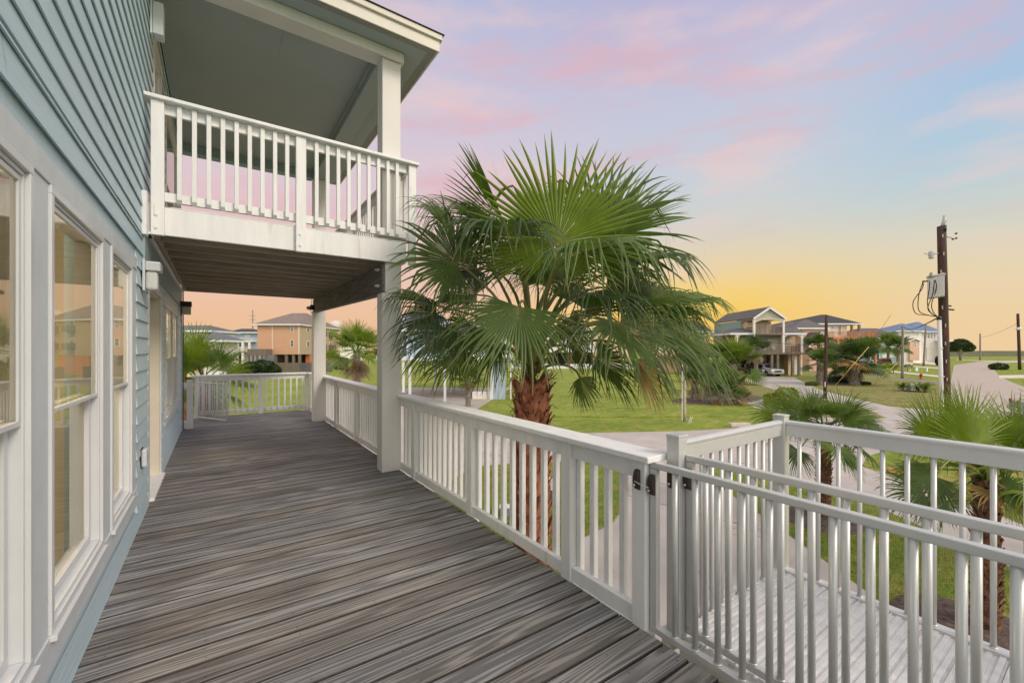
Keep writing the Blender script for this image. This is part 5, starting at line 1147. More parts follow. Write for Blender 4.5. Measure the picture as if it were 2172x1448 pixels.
# white porch chairs
for i, px in enumerate((1624, 1643)):
    p = at(px, 742, 62.6); c_ = thing('porch_chair', ['white chair on the piled house deck, the left one of the pair', 'white chair on the piled house deck, the right one of the pair'][i], 'chair', (p.x, p.y, EYE - .40), -TH, group='white chairs on the piled deck')
    m = MB(); m.box(-.28, .28, -.25, .28, .40, .45); m.build('seat', WHITE2, c_, local=True); m = MB(); m.box(-.28, .28, .26, .32, .46, 1.0); m.build('backrest', WHITE2, c_, local=True)
    for sx in (-.26, .26):
        m = MB(); m.box(sx - .03, sx + .03, -.25, -.19, 0, .39); m.build('leg', WHITE2, c_, local=True); m = MB(); m.box(sx - .03, sx + .03, .22, .28, 0, .39); m.build('leg', WHITE2, c_, local=True); m = MB(); m.box(sx - .03, sx + .03, -.25, .25, .62, .66); m.build('armrest', WHITE2, c_, local=True)
# H2: brown house with grey hips
h = House('brown_house', 'salmon brown house with grey hipped roofs behind the piled house', 80, 1720)
h.part('wall', w_pink, (1701, 1751, 696, None, 0, 12)); h.hip(1679, 1756, 695.5, 677.5, -.5, 12, 1706, 1712, rd=5)
h.part('wing_wall', w_green, (1664, 1700.5, 700, None, 2, 12)); h.hip(1652, 1702, 702, 682, 1.5, 13, 1676, 1700, rd=6)
h.gable(1690, 1742, 736, 706, -3, 0, wall=w_pink, name='lower_roof'); h.part('lower_wall', w_pink, (1694, 1738, 736, None, -2.9, -.01))
# H3: white house with orange decking
h = House('white_house', 'white house with a nearly black hipped roof and orange timber decks', 88, 1775)
h.part('wall', w_white, (1726, 1796, 687, 714, 0, 12)); h.hip(1690, 1822, 686.5, 667, -1, 14, 1742, 1752, mat=SHINGLED, rd=6)
ORW = M('orange_deck_timber', srgb(176, 118, 78), .8, var=.15, vs=3)
h.part('deck', ORW, (1745, 1833, 715, 720, -3, 4)); h.rail(1745, 1833, 704, 715, -3, mat=ORW, side=3); h.posts([1755, 1773, 1832], 715, None, -2.8, .35, ORW)
h.posts([1800, 1815.5], 687, 705, -.8, .35, WOODRAIL); h.win(1778, 1784, 690, 711, 0, fr=CR, name='door'); h.part('lower_wall', w_tan, (1750, 1830, 720, None, .5, 12)); h.win(1773, 1784, 721, 735, .49)
h.win(1764, 1768, 692, 697, 0, mull=False)
# H4: mint house
h = House('mint_house', 'mint green house with a grey roof, white balcony and navy garage', 112, 1885)
h.part('wall', w_mint, (1846, 1917, 717, None, 0, 12)); h.hip(1810, 1916, 717, 696, -.8, 16, 1822, 1860, rd=8)
h.part('navy_garage', w_navy, (1848, 1864, 743, 763, -.06, -.001)); h.rail(1846, 1866, 730.5, 741, -1.3, mat=WHITE2); h.part('balcony_floor', WHITE2, (1846, 1866, 741, 743, -1.4, -.001))
h.win(1857.5, 1863, 720.5, 728, 0); h.win(1869, 1878, 720, 728, 0, glass=BLIND); h.win(1890, 1899, 720, 729, 0)
h.part('garage_front', w_white, (1870, 1895, 752, 758, -.2, -.002)); h.part('garage', w_white, (1900, 1921, 746, None, -2, -.01))
h.part('wing_wall', w_pink, (1911, 1931, 722, 764, -2.5, 8)); h.gable(1906, 1935, 724, 718.5, -2.5, 8, wall=w_pink); h.win(1919, 1924, 723.5, 736, -2.5)
# behind it: pink house
h = House('pink_house', 'low pink house with a brown flat roof behind the mint house', 135, 1890)
h.part('wall', w_pink, (1856, 1918, 703, None, 0, 10)); h.hip(1842, 1925, 702.5, 698, -.6, 10, 1860, 1900, mat=M('brown_roof', (.20, .12, .09), .9)); h.part('upper_wall', w_pink, (1860, 1885, 699, 706, 1, 8)); h.win(1860, 1866, 703, 708, 0, mull=False)
# H5: blue roofed house
h = House('blue_roofed_house', 'big white house with bright blue metal hipped roofs at the far corner', 128, 1950)
h.part('wall', w_lav, (1918, 1991, 703, None, 0, 14)); h.hip(1916, 1994, 703, 682.5, -1, 15, 1944, 1948, mat=BLUEROOF, rd=6)
h.part('wing_wall', w_white, (1893, 1940, 704, None, -2, 10)); h.hip(1881, 1942, 702.5, 686, -3, 9, 1912, 1917, mat=BLUEROOF, rd=3)
for a in (1960, 1966.5, 1973, 1979): h.win(a, a + 6, 707.5, 717.5, 0, glass=GLASSF)
h.win(1932, 1935, 707, 713, -2.02); h.rail(1966, 1992, 713, 721, -1.6, mat=GREYBOX); h.part('balcony_floor', w_white, (1982, 2010, 721, 724, -1.6, 6)); h.posts([1986, 1990, 1994, 2000], 721, None, -1.4, .5, CREAMW, 'porch_column')
h.part('garage', w_grey, (1964, 1980, 736, 764, -.3, -.01)); h.part('side_block', w_white, (1992.5, 2012, 700, None, 4, 12))

# left: orange and olive apartment house
h = House('orange_apartment_house', 'orange and olive three storey block on piles under a brown hipped roof', 78, 635)
h.part('wall', w_orange, (546, 634, 688, 751.5, 0, 17)); h.part('olive_wall', w_olive, (546.2, 634.7, 688.3, 751.4, .02, 17.05))
# olive faces: the right hand side is a wall of its own
h.part('right_wall', w_olive, (634.05, 635.2, 688, 751.5, 0, 17.4))
h.hip(539, 640, 687.5, 664, -.6, 18, 620, 650, name='roof', mat=M('brown_shingles', (.20, .16, .135), .9, var=.15, vs=1.5), rd=8)
TW = M('warm_white_trim', (.66, .60, .52), .6)
h.part('corner_board', TW, (633, 635.3, 688, 751, -.05, -.001), (577, 578.6, 688, 741, -.05, -.001))
h.win(616, 623.5, 689, 704, 0, fr=TW); h.win(616, 623.5, 721, 735.5, 0, fr=TW)
h.part('side_balcony', WOODRAIL, (539, 578, 740, 753, -2, -.05)); h.posts([541, 549, 558, 568, 577], 753, None, -1.8, .3, WOODRAIL)
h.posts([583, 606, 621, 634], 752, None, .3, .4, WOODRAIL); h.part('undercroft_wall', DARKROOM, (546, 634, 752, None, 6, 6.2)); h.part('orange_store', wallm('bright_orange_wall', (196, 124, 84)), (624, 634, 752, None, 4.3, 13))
for i, y_ in enumerate((3.2, 8.6, 13.2)):
    for za, zb in ((689, 704), (722, 736)):
        m = MB(); xx = h.x(635.2); m.box(xx, xx + .08, y_ - .55, y_ + .55, h.z(zb), h.z(za)); f = m.build('window', TW, h.o, local=True); m = MB(); m.box(xx + .081, xx + .09, y_ - .42, y_ + .42, h.z(zb) + .12, h.z(za) - .12); m.build('pane', GLASSF, f, local=True)
        if i: m = MB(); m.box(xx + .01, xx + 1.0, y_ - .8, y_ + .8, h.z(zb) - .5, h.z(zb) + .55); m.build('small_balcony', WOODRAIL, h.o, local=True)
t = thing('board_fence', 'brown and dark slatted board fence in front of the orange house', 'fence', at(610, 742, 74).xy.to_3d(), -TH)
k_ = 74 / FP
for a, b, mt in ((584, 602, WOODRAIL), (602.5, 634, WOODRAIL), (635, 665, M('dark_fence_boards', (.10, .10, .11), .85, var=.2)), (688, 704, M('dark_fence_boards', (.1, .1, .1)))):
    m = MB(); n_ = 7; zt, zb = EYE + (742 - 769) * k_, 0
    for j in range(n_): m.box((a - 610) * k_, (b - 610) * k_, -.02 + .012 * (j % 2), .03, zb + (zt - zb) * j / n_ + .02, zb + (zt - zb) * (j + 1) / n_)
    m.build('fence_panel', mt, t, local=True)
# left: pale blue house behind and grey roofed houses
h = House('grey_roofed_house', 'pale blue and white house with a dark hipped roof left of the orange block', 92, 515)
h.part('wall', w_blue, (489, 560, 706, None, 0, 10)); h.hip(484, 556, 704.5, 697, -.8, 11, 512, 532, mat=SHINGLED); h.rail(519, 545, 716, 721, -1.5, mat=GREYBOX); h.part('balcony_floor', w_white, (500, 545, 722, 725, -1.6, -.01)); h.rail(503, 538, 736, 743, -1.5, mat=w_lav); h.part('deck', w_white, (500, 540, 744, 746, -1.6, -.01))
h.posts([503, 512, 524, 538], 722, None, -1.4, .4, w_white); h.part('undercroft', DARKROOM, (504, 513, 748, 772, -.05, -.01)); h.part('garage_door', w_grey, (521, 536, 748, 770, -.05, -.01)); h.win(491, 498, 708, 716, 0); h.win(507, 516, 727, 736, 0); h.win(520, 530, 709, 715, 0, glass=BLIND)
h = House('green_roofed_house', 'long low house with a grey green ridged roof behind the far left palms', 60, 440)
h.part('wall', w_grey, (340, 448, 702, None, 0, 5)); h.hip(330, 452, 701, 690, -.8, 6, 350, 446, mat=M('grey_green_roof', (.11, .125, .12), .8, var=.2, vs=3, stretch=(4, .3, 1)), rd=2)
h.hip(446, 497, 722, 703, -2, 3, 448, 458, mat=M('slate_roof', (.13, .14, .16), .85), rd=0, name='wing_roof'); h.part('wing_wall', w_white, (450, 480, 723, None, -1.5, 2.5)); h.part('lower_wall', wallm('sandy_wall', (200, 186, 160)), (360, 448, 722, None, -.6, -.01))
h = House('small_white_house', 'small white house with a pale roof behind the yellowing palm', 150, 735)
h.part('wall', w_white, (721, 756, 715, None, 0, 9)); h.hip(718, 760, 714.5, 709, -.6, 10, 730, 745)
# water tower and pylon
p = at(713, 742, 420); t = thing('water_tower', 'pale round water tower far behind the orange block', 'water tower', (p.x, p.y, 0)); k_ = 420 / FP
zc = EYE + (742 - 691) * k_; m = MB(); R_ = 15 * k_; m.lathe((p.x, p.y, zc), [(R_ * math.cos(a), R_ * .82 * math.sin(a)) for a in [(-80 + 16 * i) * math.pi / 180 for i in range(11)]], 20); m.build('tank', M('pale_tank_paint', srgb(196, 186, 176), .6), t)
m = MB(); m.lathe((p.x, p.y, 0), [(3.4, 0), (2.0, 4), (2.0, zc - R_ * .8)], 14); m.build('stem', MATS['pale_tank_paint'], t)
m = MB(); m.tube([(p.x, p.y, zc + R_ * .8), (p.x, p.y, zc + R_ * .8 + 3)], .3, 6); m.build('mast', GREYBOX, t)
p = at(536, 742, 150); t = thing('power_pylon', 'tall single pole power pylon with two crossarms on the left skyline', 'pylon', (p.x, p.y, 0)); k_ = 150 / FP
m = MB(); m.tube([(p.x, p.y, 0), (p.x, p.y, EYE + 85 * k_)], [.35, .16], 8); m.build('pole', POLEG, t)
for py in (669.5, 678): z_ = EYE + (742 - py) * k_; m = MB(); m.bar(V((p.x, p.y, z_)) - RT * 1.15, V((p.x, p.y, z_)) + RT * 1.15, .12, .12); m.build('crossarm', POLEG, t)
# slim dark pole at left
p = gp(501, 778); t = thing('dark_pole', 'thin dark leaning pole in front of the pale blue house', 'pole', p); m = MB(); k_ = gt(778) / FP; m.tube([p, at(503, 707, gt(778))], [.16, .12], 8); m.build('shaft', POLE, t)

# pale blue raised house next door, behind the big palm
h = House('blue_raised_house', 'pale blue raised house with white trim and posts next door', 32.5, 900)
h.part('wall', w_blue, (815, 948, 697, 757, 0, 9)); h.hip(806, 960, 697, 662, -.5, 9.5, 860, 930, mat=M('blue_grey_shingles', (.20, .21, .24), .9, var=.2, vs=5), rd=5)
h.part('skirt_board', WHITE2, (806, 1000, 757, 763, -1.6, 9)); h.part('back_wall', w_white, (949, 1084, 706, 757, 3, 10)); h.hip(946, 1096, 706, 680, 2.4, 10.5, 980, 1070, mat=MATS['blue_grey_shingles'], name='wing_roof')
h.win(845, 864.5, 706, 757, 0); h.win(900, 918, 712, 745, 0); h.part('cornice', WHITE2, (815, 949, 697, 702, -.1, -.005)); h.part('corner_board', WHITE2, (944, 949, 702, 757, -.06, -.001))
h.posts([866, 879, 950], 763, None, -1.4, .17, WHITE2); h.posts([893, 931, 1025], 763, None, 6, .17, WHITE2)
h.part('garage_wall', w_blue, (1046, 1071, 768, None, .5, 4)); h.part('garage_trim', WHITE2, (1038, 1046, 764, None, .45, .8), (1059.5, 1061, 768, None, .44, .49), (1071, 1085, 764, 770, .45, 4), (1082, 1085, 770, None, .5, .7)); h.part('deck', WHITE2, (949, 1090, 757, 764, -.5, 9))
h.part('low_wall', w_white, (1000, 1046, 832, None, .7, .9)); h.rail(949, 1046, 740, 757, -.45, mat=WHITE2)
t = thing('picket_fence', 'white picket fence at the back of the big lawn', 'fence', at(1230, 742, 86).xy.to_3d(), -TH); k_ = 86 / FP
m = MB(); x = (1086 - 1230) * k_
while x < (1345 - 1230) * k_: m.box(x, x + .15, 0, .03, .02, EYE + (742 - 771.5) * k_); x += .175
m.build('pickets', WHITE2, t, local=True); m = MB(); m.box((1086 - 1230) * k_, (1345 - 1230) * k_, .031, .08, .35, .45); m.box((1086 - 1230) * k_, (1345 - 1230) * k_, .031, .08, .8, .9); m.build('fence_rail', WHITE2, t, local=True)
h = House('grey_gabled_house', 'light grey gabled house on brown piles behind the big lawn', 98, 1215)
h.part('wall', w_grey, (1160, 1262, 705, 746, 0, 10)); h.gable(1156, 1266, 705, 676, 0, 10, wall=w_grey); h.part('skirt_board', WHITE2, (1160, 1290, 742, 747, -1.2, -.01)); h.rail(1215, 1290, 732, 742, -1.2, mat=WHITE2); h.posts([1172, 1204, 1210, 1240, 1288], 746, None, -1, .4, M('red_brown_pile', (.14, .06, .04), .9)); h.win(1192, 1202, 718, 733, 0); h.win(1212, 1220, 719, 738, 0)
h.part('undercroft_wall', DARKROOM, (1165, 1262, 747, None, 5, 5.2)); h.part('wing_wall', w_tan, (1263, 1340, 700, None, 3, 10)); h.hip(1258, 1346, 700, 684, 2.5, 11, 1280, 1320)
# far row seen between the lowest fronds on the right
h = House('tan_house', 'tan house with a wooden deck half hidden by the big palm fronds', 70, 1500)
h.part('wall', w_tan, (1395, 1512, 702, None, 1.5, 10)); h.hip(1388, 1520, 702, 682, 1, 11, 1410, 1480); h.part('deck', WOODRAIL, (1400, 1540, 754, 757, -.5, 1.49)); h.rail(1400, 1540, 738, 754, -.45); h.posts([1402, 1440, 1480, 1520, 1538], 754, None, -.3, .3); h.win(1485, 1500, 712, 730, 1.5, fr=CR)
h.posts([1405], 702, 754, 1.2, .3, CREAMW)

# ------------------------------------------------------------------ vehicles
def vehicle(name, label, base, rz, kind, col, L_=4.8, W_=1.85, cat='car'):
    t = thing(name, label, cat, base, rz)
    body = M('paint_' + name, col, .3, var=.02, spec=.6)
    # side profile (x forward, z up); local X = forward
    if kind == 'pickup': prof = [(-L_ / 2, .45), (-L_ / 2, 1.02), (-.45, 1.05), (-.25, 1.75), (.75, 1.75), (1.35, 1.12), (L_ / 2 - .1, 1.0), (L_ / 2, .8), (L_ / 2, .42)]
    elif kind == 'suv': prof = [(-L_ / 2, .45), (-L_ / 2, 1.15), (-L_ / 2 + .25, 1.72), (.6, 1.75), (1.25, 1.12), (L_ / 2 - .1, 1.0), (L_ / 2, .8), (L_ / 2, .42)]
    else: prof = [(-L_ / 2, .40), (-L_ / 2, .92), (-1.6, 1.0), (-.95, 1.42), (.35, 1.42), (1.15, .98), (L_ / 2 - .1, .82), (L_ / 2, .65), (L_ / 2, .36)]
    def arch_pts(cx_): return [(cx_ + .42 * math.cos(a), .38 + .42 * math.sin(a)) for a in [math.pi * i / 8 for i in range(9)]]
    outline = prof + arch_pts(L_ * .30) + arch_pts(-L_ * .30)
    # bottom edge runs front to back: front arch first then rear arch
    n = len(outline); m = MB()
    def wy(z): return W_ / 2 * (1 if z < 1.05 else 1 - .16 * (z - 1.05) / .7)
    P2 = [V((x_, z_, 0)) for x_, z_ in outline]
    left = [(x_, wy(z_), z_) for x_, z_ in outline]; right = [(x_, -wy(z_), z_) for x_, z_ in outline]
    tri = tessellate_polygon([P2])
    m.add(left + right, [tuple(q_) for q_ in tri] + [tuple(n + i for i in q_[::-1]) for q_ in tri] + [(i, (i + 1) % n, n + (i + 1) % n, n + i) for i in range(n)])
    bo = m.build('body', body, t, local=True, bevel=.05)
    # glasshouse
    g_ = M('car_glass', (.03, .035, .04), .05, spec=.8)
    top = [p for p in prof if p[1] > 1.3]; xa, xb = min(p[0] for p in top), max(p[0] for p in top); zt = top[0][1]; zb = 1.05 if kind != 'car' else 1.0
    m = MB(); m.box(xa + .05, xb - .05, wy(zt) + .0, wy(zb) + .002, zb + .08, zt - .1); m.build('side_window', g_, t, local=True)
    m = MB(); m.box(xa + .05, xb - .05, -wy(zb) - .002, -wy(zt), zb + .08, zt - .1); m.build('side_window', g_, t, local=True)
    fx0, fx1 = xb, [p for p in prof if p[0] > xb][0][0]; fz1 = [p for p in prof if p[0] > xb][0][1]
    m = MB(); e_ = .03; m.add([(fx0 + e_ + .04, -W_ * .40, zt - .06), (fx0 + e_ + .04, W_ * .40, zt - .06), (fx1 + e_ - .05, W_ * .44, fz1 + .08), (fx1 + e_ - .05, -W_ * .44, fz1 + .08)], [(0, 1, 2, 3)]); m.build('windscreen', g_, t, local=True)
    m = MB(); rx = -L_ / 2 - .01 if kind == 'suv' else xa; m.box(rx - .03, rx - .002, -W_ * .36, W_ * .36, zb + .12, zt - .15) if kind != 'pickup' else m.box(xa - .06, xa + .06, -W_ * .36, W_ * .36, zb + .2, zt - .15); m.build('rear_window', g_, t, local=True)
    for sx in (L_ * .30, -L_ * .30):
        for sy in (-1, 1):
            m = MB(); m.tube([(sx, sy * (W_ / 2 - .22), .37), (sx, sy * (W_ / 2 - .01), .37)], .36, 20); w = m.build('wheel', M('tyre_rubber', (.02, .02, .02), .8), t, local=True)
            m = MB(); m.tube([(sx, sy * (W_ / 2 - .009), .37), (sx, sy * (W_ / 2 + .004), .37)], .21, 14); m.build('rim', M('wheel_rim', (.4, .4, .4), .35, metal=.6), w, local=True)
    for sy in (-1, 1):
        m = MB(); m.box(L_ / 2 - .02, L_ / 2 + .02, sy * W_ * .30, sy * W_ * .46, .74, .92); m.build('headlight', M('headlight_lens', (.6, .6, .58), .1), t, local=True)
        m = MB(); m.box(-L_ / 2 - .02, -L_ / 2 + .02, sy * W_ * .34, sy * W_ * .48, .75, 1.0); m.build('tail_light', M('tail_light', (.3, .02, .02), .2), t, local=True)
        m = MB(); m.box(.85, 1.0, sy * (W_ / 2 + .01), sy * (W_ / 2 + .18), 1.05, 1.2); m.build('mirror', body, t, local=True)
    m = MB(); m.box(L_ / 2 - .01, L_ / 2 + .03, -W_ * .27, W_ * .27, .62, .88); m.build('grille', M('grille_black', (.04, .04, .04), .4), t, local=True)
    for e in (1, -1): m = MB(); m.box(e * (L_ / 2 - .02), e * (L_ / 2 + .10), -W_ * .48, W_ * .48, .40, .60); m.build('bumper', M('chrome_bumper', (.45, .45, .45), .25, metal=.7), t, local=True)
    return t
base_ang = math.atan2(-FW.y, -FW.x)       # facing the camera
p = gp(1664, 800.5); vehicle('pickup_truck', 'light silver pickup truck parked nose out under the piled house', V((p.x, p.y, 0)) + FW * 4.6, base_ang + .12, 'pickup', (.40, .41, .43), 5.3, 1.95, 'pickup')
p = gp(1638, 800); vehicle('dark_pickup_truck', 'nearly black pickup beside the silver one under the piled house', V((p.x, p.y, 0)) + FW * 5.2, base_ang - .2, 'pickup', (.02, .02, .022), 5.3, 1.9, 'pickup')
p = gp(1887, 776); vehicle('red_car', 'dark red off-road car seen from behind beside the mint house', V((p.x, p.y, 0)) + FW * 1.5, base_ang + math.pi - .5, 'suv', (.16, .012, .015), 4.4, 1.85)
p = gp(1845, 783); vehicle('grey_car', 'dark grey car parked sideways behind the bushy palm bed', V((p.x, p.y, 0)) + FW * 1, base_ang + math.pi / 2 + .1, 'suv', (.06, .065, .07), 4.9, 1.9)
p = gp(1228, 774); vehicle('black_car', 'black car behind the white picket fence', V((p.x, p.y, 0)) + FW * 4, base_ang + math.pi / 2, 'car', (.015, .015, .015), 4.7, 1.85)
p = gp(2196, 893); vehicle('street_car', 'silver grey car on the brick road cut by the right edge', V((p.x, p.y, 0)) + RT * 2.4, base_ang + .9, 'car', srgb(120, 130, 136), 4.7, 1.85)

# ------------------------------------------------------------------ poles and wires
def pole(name, label, px, pyb, pyt, r0, r1, mat, lean=0, cat='pole', t=None):
    t_ = t or gt(pyb); b = at(px, HY, t_); b.z = 0; top = at(px + lean, pyt, t_)
    o = thing(name, label, cat, b); m = MB(); n = 8; m.tube([b.lerp(top, i / n) for i in range(n + 1)], [r0 + (r1 - r0) * i / n for i in range(n + 1)], 14, jit=.02); m.build('shaft', mat, o); return o, b, top
o, b, top = pole('utility_pole', 'tall dark creosoted utility pole with a grey transformer box by the brick road', 2008, 0, 480, .155, .125, POLE, lean=-11, t=15.5)
T5 = 15.5
def a5(px, py, dt=0): return at(px, py, T5 + dt)
m = MB(); a_, b_ = a5(1966, 588), a5(2003, 634); q0 = a5(1966, 634, -.28); 
kx = (a5(1, 0) - a5(0, 0))
def cbox(name, mat, px0, px1, py0, py1, d0, d1, par, bevel=0, slant=0):
    m = MB(); vs = []; c0 = at((px0 + px1) / 2, HY, T5); dr = V((c0.x, c0.y, 0)).normalized(); sdv = dr.cross(UP); cs = dr.dot(FW); hw = (px1 - px0) * T5 / FP * cs / 2
    for dd in (d0, d1):
        for sx, py in ((-1, py1), (1, py1 - slant), (1, py0 - slant), (-1, py0)): vs.append(V((c0.x, c0.y, EYE + (HY - py) * T5 / FP)) + sdv * sx * hw + dr * dd)
    m.add(vs, [(0, 3, 2, 1), (4, 5, 6, 7), (0, 1, 5, 4), (1, 2, 6, 5), (2, 3, 7, 6), (3, 0, 4, 7)]); return m.build(name, mat, par, bevel)
tf = cbox('transformer_box', GREYBOX, 1967, 2003, 590, 634, -.45, -.02, o, .02, slant=3)
cbox('lid', GREYBOX, 1965, 2005, 587, 590, -.48, 0, tf, .01, slant=3)
for px in (1975, 1998): m = MB(); c_ = a5(px, 588, -.25); m.lathe(c_, [(.05, 0), (.07, .04), (.04, .06), (.06, .10), (.03, .12), (.045, .15), (.01, .18)], 10); m.build('bushing', M('brown_ceramic', (.25, .23, .2), .3), tf)
# insulators and brackets
m = MB(); m.tube([a5(1998, 480), a5(2003, 470), a5(2004, 457)], [.05, .06, .05], 8); m.build('top_insulator', M('grey_ceramic', (.42, .42, .42), .3), o)
m = MB(); m.tube([a5(2004, 478, -.1), a5(2004, 490, -.12)], [.05, .05], 8); m.build('cutout', DARK, o)
m = MB(); m.tube([a5(1990, 538), a5(1961, 538)], .022, 6); m.build('bracket', GREYBOX, o)
m = MB(); m.lathe(a5(1975, 549), [(.04, 0), (.09, .04), (.05, .08), (.1, .13), (.05, .18), (.09, .23), (.03, .29)], 10); m.build('lightning_arrester', MATS['grey_ceramic'], o)
m = MB(); m.tube([a5(2004, 501), a5(2019, 504)], .025, 6); m.build('bracket', GREYBOX, o)
for px, py in ((2021, 509), (2028, 507), (2028, 497)): m = MB(); m.lathe(a5(px, py), [(.02, 0), (.045, .03), (.02, .06)], 8); m.build('insulator', DARK, o)
for px, py in ((2014, 648), (2020, 656)): m = MB(); m.tube([a5(px - 8, py), a5(px + 3, py + 1)], .03, 6); m.build('clamp', DARK, o)
# bolts, tags and pale scars on the shaft
for k in range(9):
    py = 500 + k * 38; f = (py - 480) / 400; px = 1997 + 11 * f; m = MB(); c_ = at(px + rnd.uniform(-5, 5), py, T5 - .155); m.box(c_.x - .02, c_.x + .02, c_.y - .012, c_.y + .012, c_.z - .06, c_.z + .06); m.build('tag', M('pale_tag', (.45, .42, .38), .6), o)
def wire(name, label, pts, r, mat, cat='wire'):
    m = MB(); o_ = m.tube(pts, r, 6).build(name, mat); tag(o_, label, cat); return o_
def curve_(P, n=14):
    P = [V(p) for p in P]; out = []
    Q = [P[0]] + P + [P[-1]]
    for i in range(1, len(Q) - 2):
        for k in range(n):
            t = k / n; a, b, c, d = Q[i - 1:i + 3]; out.append(.5 * ((2 * b) + (c - a) * t + (2 * a - 5 * b + 4 * c - d) * t * t + (3 * b - a - 3 * c + d) * t ** 3))
    out.append(P[-1]); return out
CAB = M('black_cable', (.012, .012, .012), .5)
loops = [((1984, 594), (1986, 612), (1976, 645), (1980, 662), (1989, 672)), ((1982, 594), (1978, 625), (1968, 652), (1975, 664), (1990, 673)), ((1972, 596), (1971, 612), (1967, 640), (1972, 660), (1990, 674)),
         ((1958, 598), (1956, 612), (1937, 640), (1942, 664), (1965, 668), (1990, 672)), ((1958, 598), (1949, 625), (1948, 655), (1960, 666), (1992, 672))]
for lp in loops: m = MB(); m.tube(curve_([a5(x, y, -.5 + .15 * i) for i, (x, y) in enumerate(lp)], 8), .014, 5); m.build('drop_wire', CAB, o)
m = MB(); m.tube([a5(1957, 597, -.4), a5(1968, 596, -.4)], .03, 6); m.build('clamp', DARK, o)
cn = thing('service_conduit', 'pale vertical conduit pipe running up the left side of the transformer pole', 'pipe', at(1997, HY, 15.3).xy.to_3d())
m = MB(); m.tube([at(2001, 0, 15.3).xy.to_3d(), at(1992, 675, 15.3)], .062, 12); m.build('pipe', M('grey_white_pvc', (.58, .58, .56), .4), cn)
m = MB(); m.lathe(at(1992, 678, 15.3), [(.075, 0), (.08, .06), (.05, .12), (.01, .15)], 10); m.build('weather_head', DARK, cn)
for py in (800, 740): m = MB(); c_ = at(1992 + (py - 675) * .045, py, 15.3); m.lathe(c_, [(.07, 0), (.07, .05)], 12); m.build('coupling', GREYBOX, cn)
o2, b2, t2 = pole('dark_pole', 'slender dark bare pole standing in front of the round palm bed', 1750, 845, 668, .13, .10, POLE, lean=3, cat='pole')
m = MB(); c_ = at(1750, 815, gt(845) - .2); m.box(c_.x - .05, c_.x + .05, c_.y - .01, c_.y + .01, c_.z - .2, c_.z + .2); m.build('tag', WHITE2, o2)
o3, b3, t3 = pole('grey_pole', 'pale grey utility pole standing beside the tiny palms', 1914, 802.5, 690, .17, .13, POLEG, lean=1)
pole('brown_pole', 'brown pole among the palms before the blue roofed house', 1959, 776, 687, .22, .16, POLEG, lean=5)
o5, b5, t5 = pole('tall_dark_pole', 'black pole with a white band near the right edge by the road', 2163, 784, 665, .24, .20, POLE, lean=-4)
m = MB(); m.tube([at(2160.5, 694, gt(784)), at(2160.8, 700, gt(784))], .36, 12); m.build('white_band', WHITE2, o5)
o6, b6, t6 = pole('distant_pole', 'thin distant wooden pole on the green beyond the road', 2079, 764, 707, .26, .2, POLEG)
# lawn post with a white board beside it
o7, b7, t7 = pole('lawn_post', 'weathered post with a white strip standing in the big lawn', 1452, 893, 715, .085, .07, M('driftwood_post', (.42, .36, .29), .9, var=.3, vs=8))
m = MB(); a_ = at(1447, 892, gt(893) - .12); c_ = at(1447, 760, gt(893) - .12); m.bar(a_, c_, .05, .02); m.build('white_strip', WHITE2, o7)
p = gp(1461, 897); t = thing('lawn_stake', 'small white double stake leaning on the lawn beside the post', 'stake', p)
for dx in (0, .09): m = MB(); m.bar(p + RT * dx, p + RT * (dx + .10) + V((0, 0, .34)), .045, .02); m.build('slat', WHITE2, t)
# wires
def sag(a, b, s, n=16): return [V(a).lerp(V(b), i / n) - V((0, 0, s * 4 * (i / n) * (1 - i / n))) for i in range(n + 1)]
hb = at(1600, 722, 62)
wire('overhead_wire', 'thick service wire sagging from the transformer pole to the pale grey pole', sag(at(1985, 676, 15.4), t3 - V((0, 0, .15)), .35), .022, CAB)
wire('overhead_wire', 'service wire sagging from the grey pole past the dark bare pole', sag(t3 - V((0, 0, .15)), t2 - V((0, 0, 2.35)), .5), .025, CAB)
wire('overhead_wire', 'service wire from the dark bare pole to the sage house', sag(t2 - V((0, 0, 2.35)), at(1570, 712, 61), .35), .025, CAB)
wire('overhead_wire', 'short wire from the grey pole towards the blue roofs', sag(t3 - V((0, 0, .1)), at(1950, 704, 100), .3), .03, CAB)
wire('overhead_wire', 'faint wire between the distant pole and the black pole', sag(t6 - V((0, 0, 1.5)), t5 - V((0, 0, 1.8)), .5), .03, CAB)
YEL = M('yellow_guy_guard', (.55, .42, .16), .5)
for i, (a, b, q_) in enumerate((((1768, 822), (1843, 735), (1890, 667)), ((1848, 822), (1905, 768), (1965, 700)))):
    g0 = gp(*a); top_ = at(q_[0], q_[1], gt(a[1]) * .93); mid = at(b[0], b[1], gt(a[1]) * .965)
    wire('guy_wire', ['yellow guarded guy wire rising from the palm bed', 'yellow guarded guy wire rising from the lawn right of the palm bed'][i], [g0, mid], .028, YEL, 'guy wire')
    if i == 0: wire('guy_cable', 'thin cable continuing above the left guy guard with a small weight on top', [mid, top_], .012, CAB, 'cable')

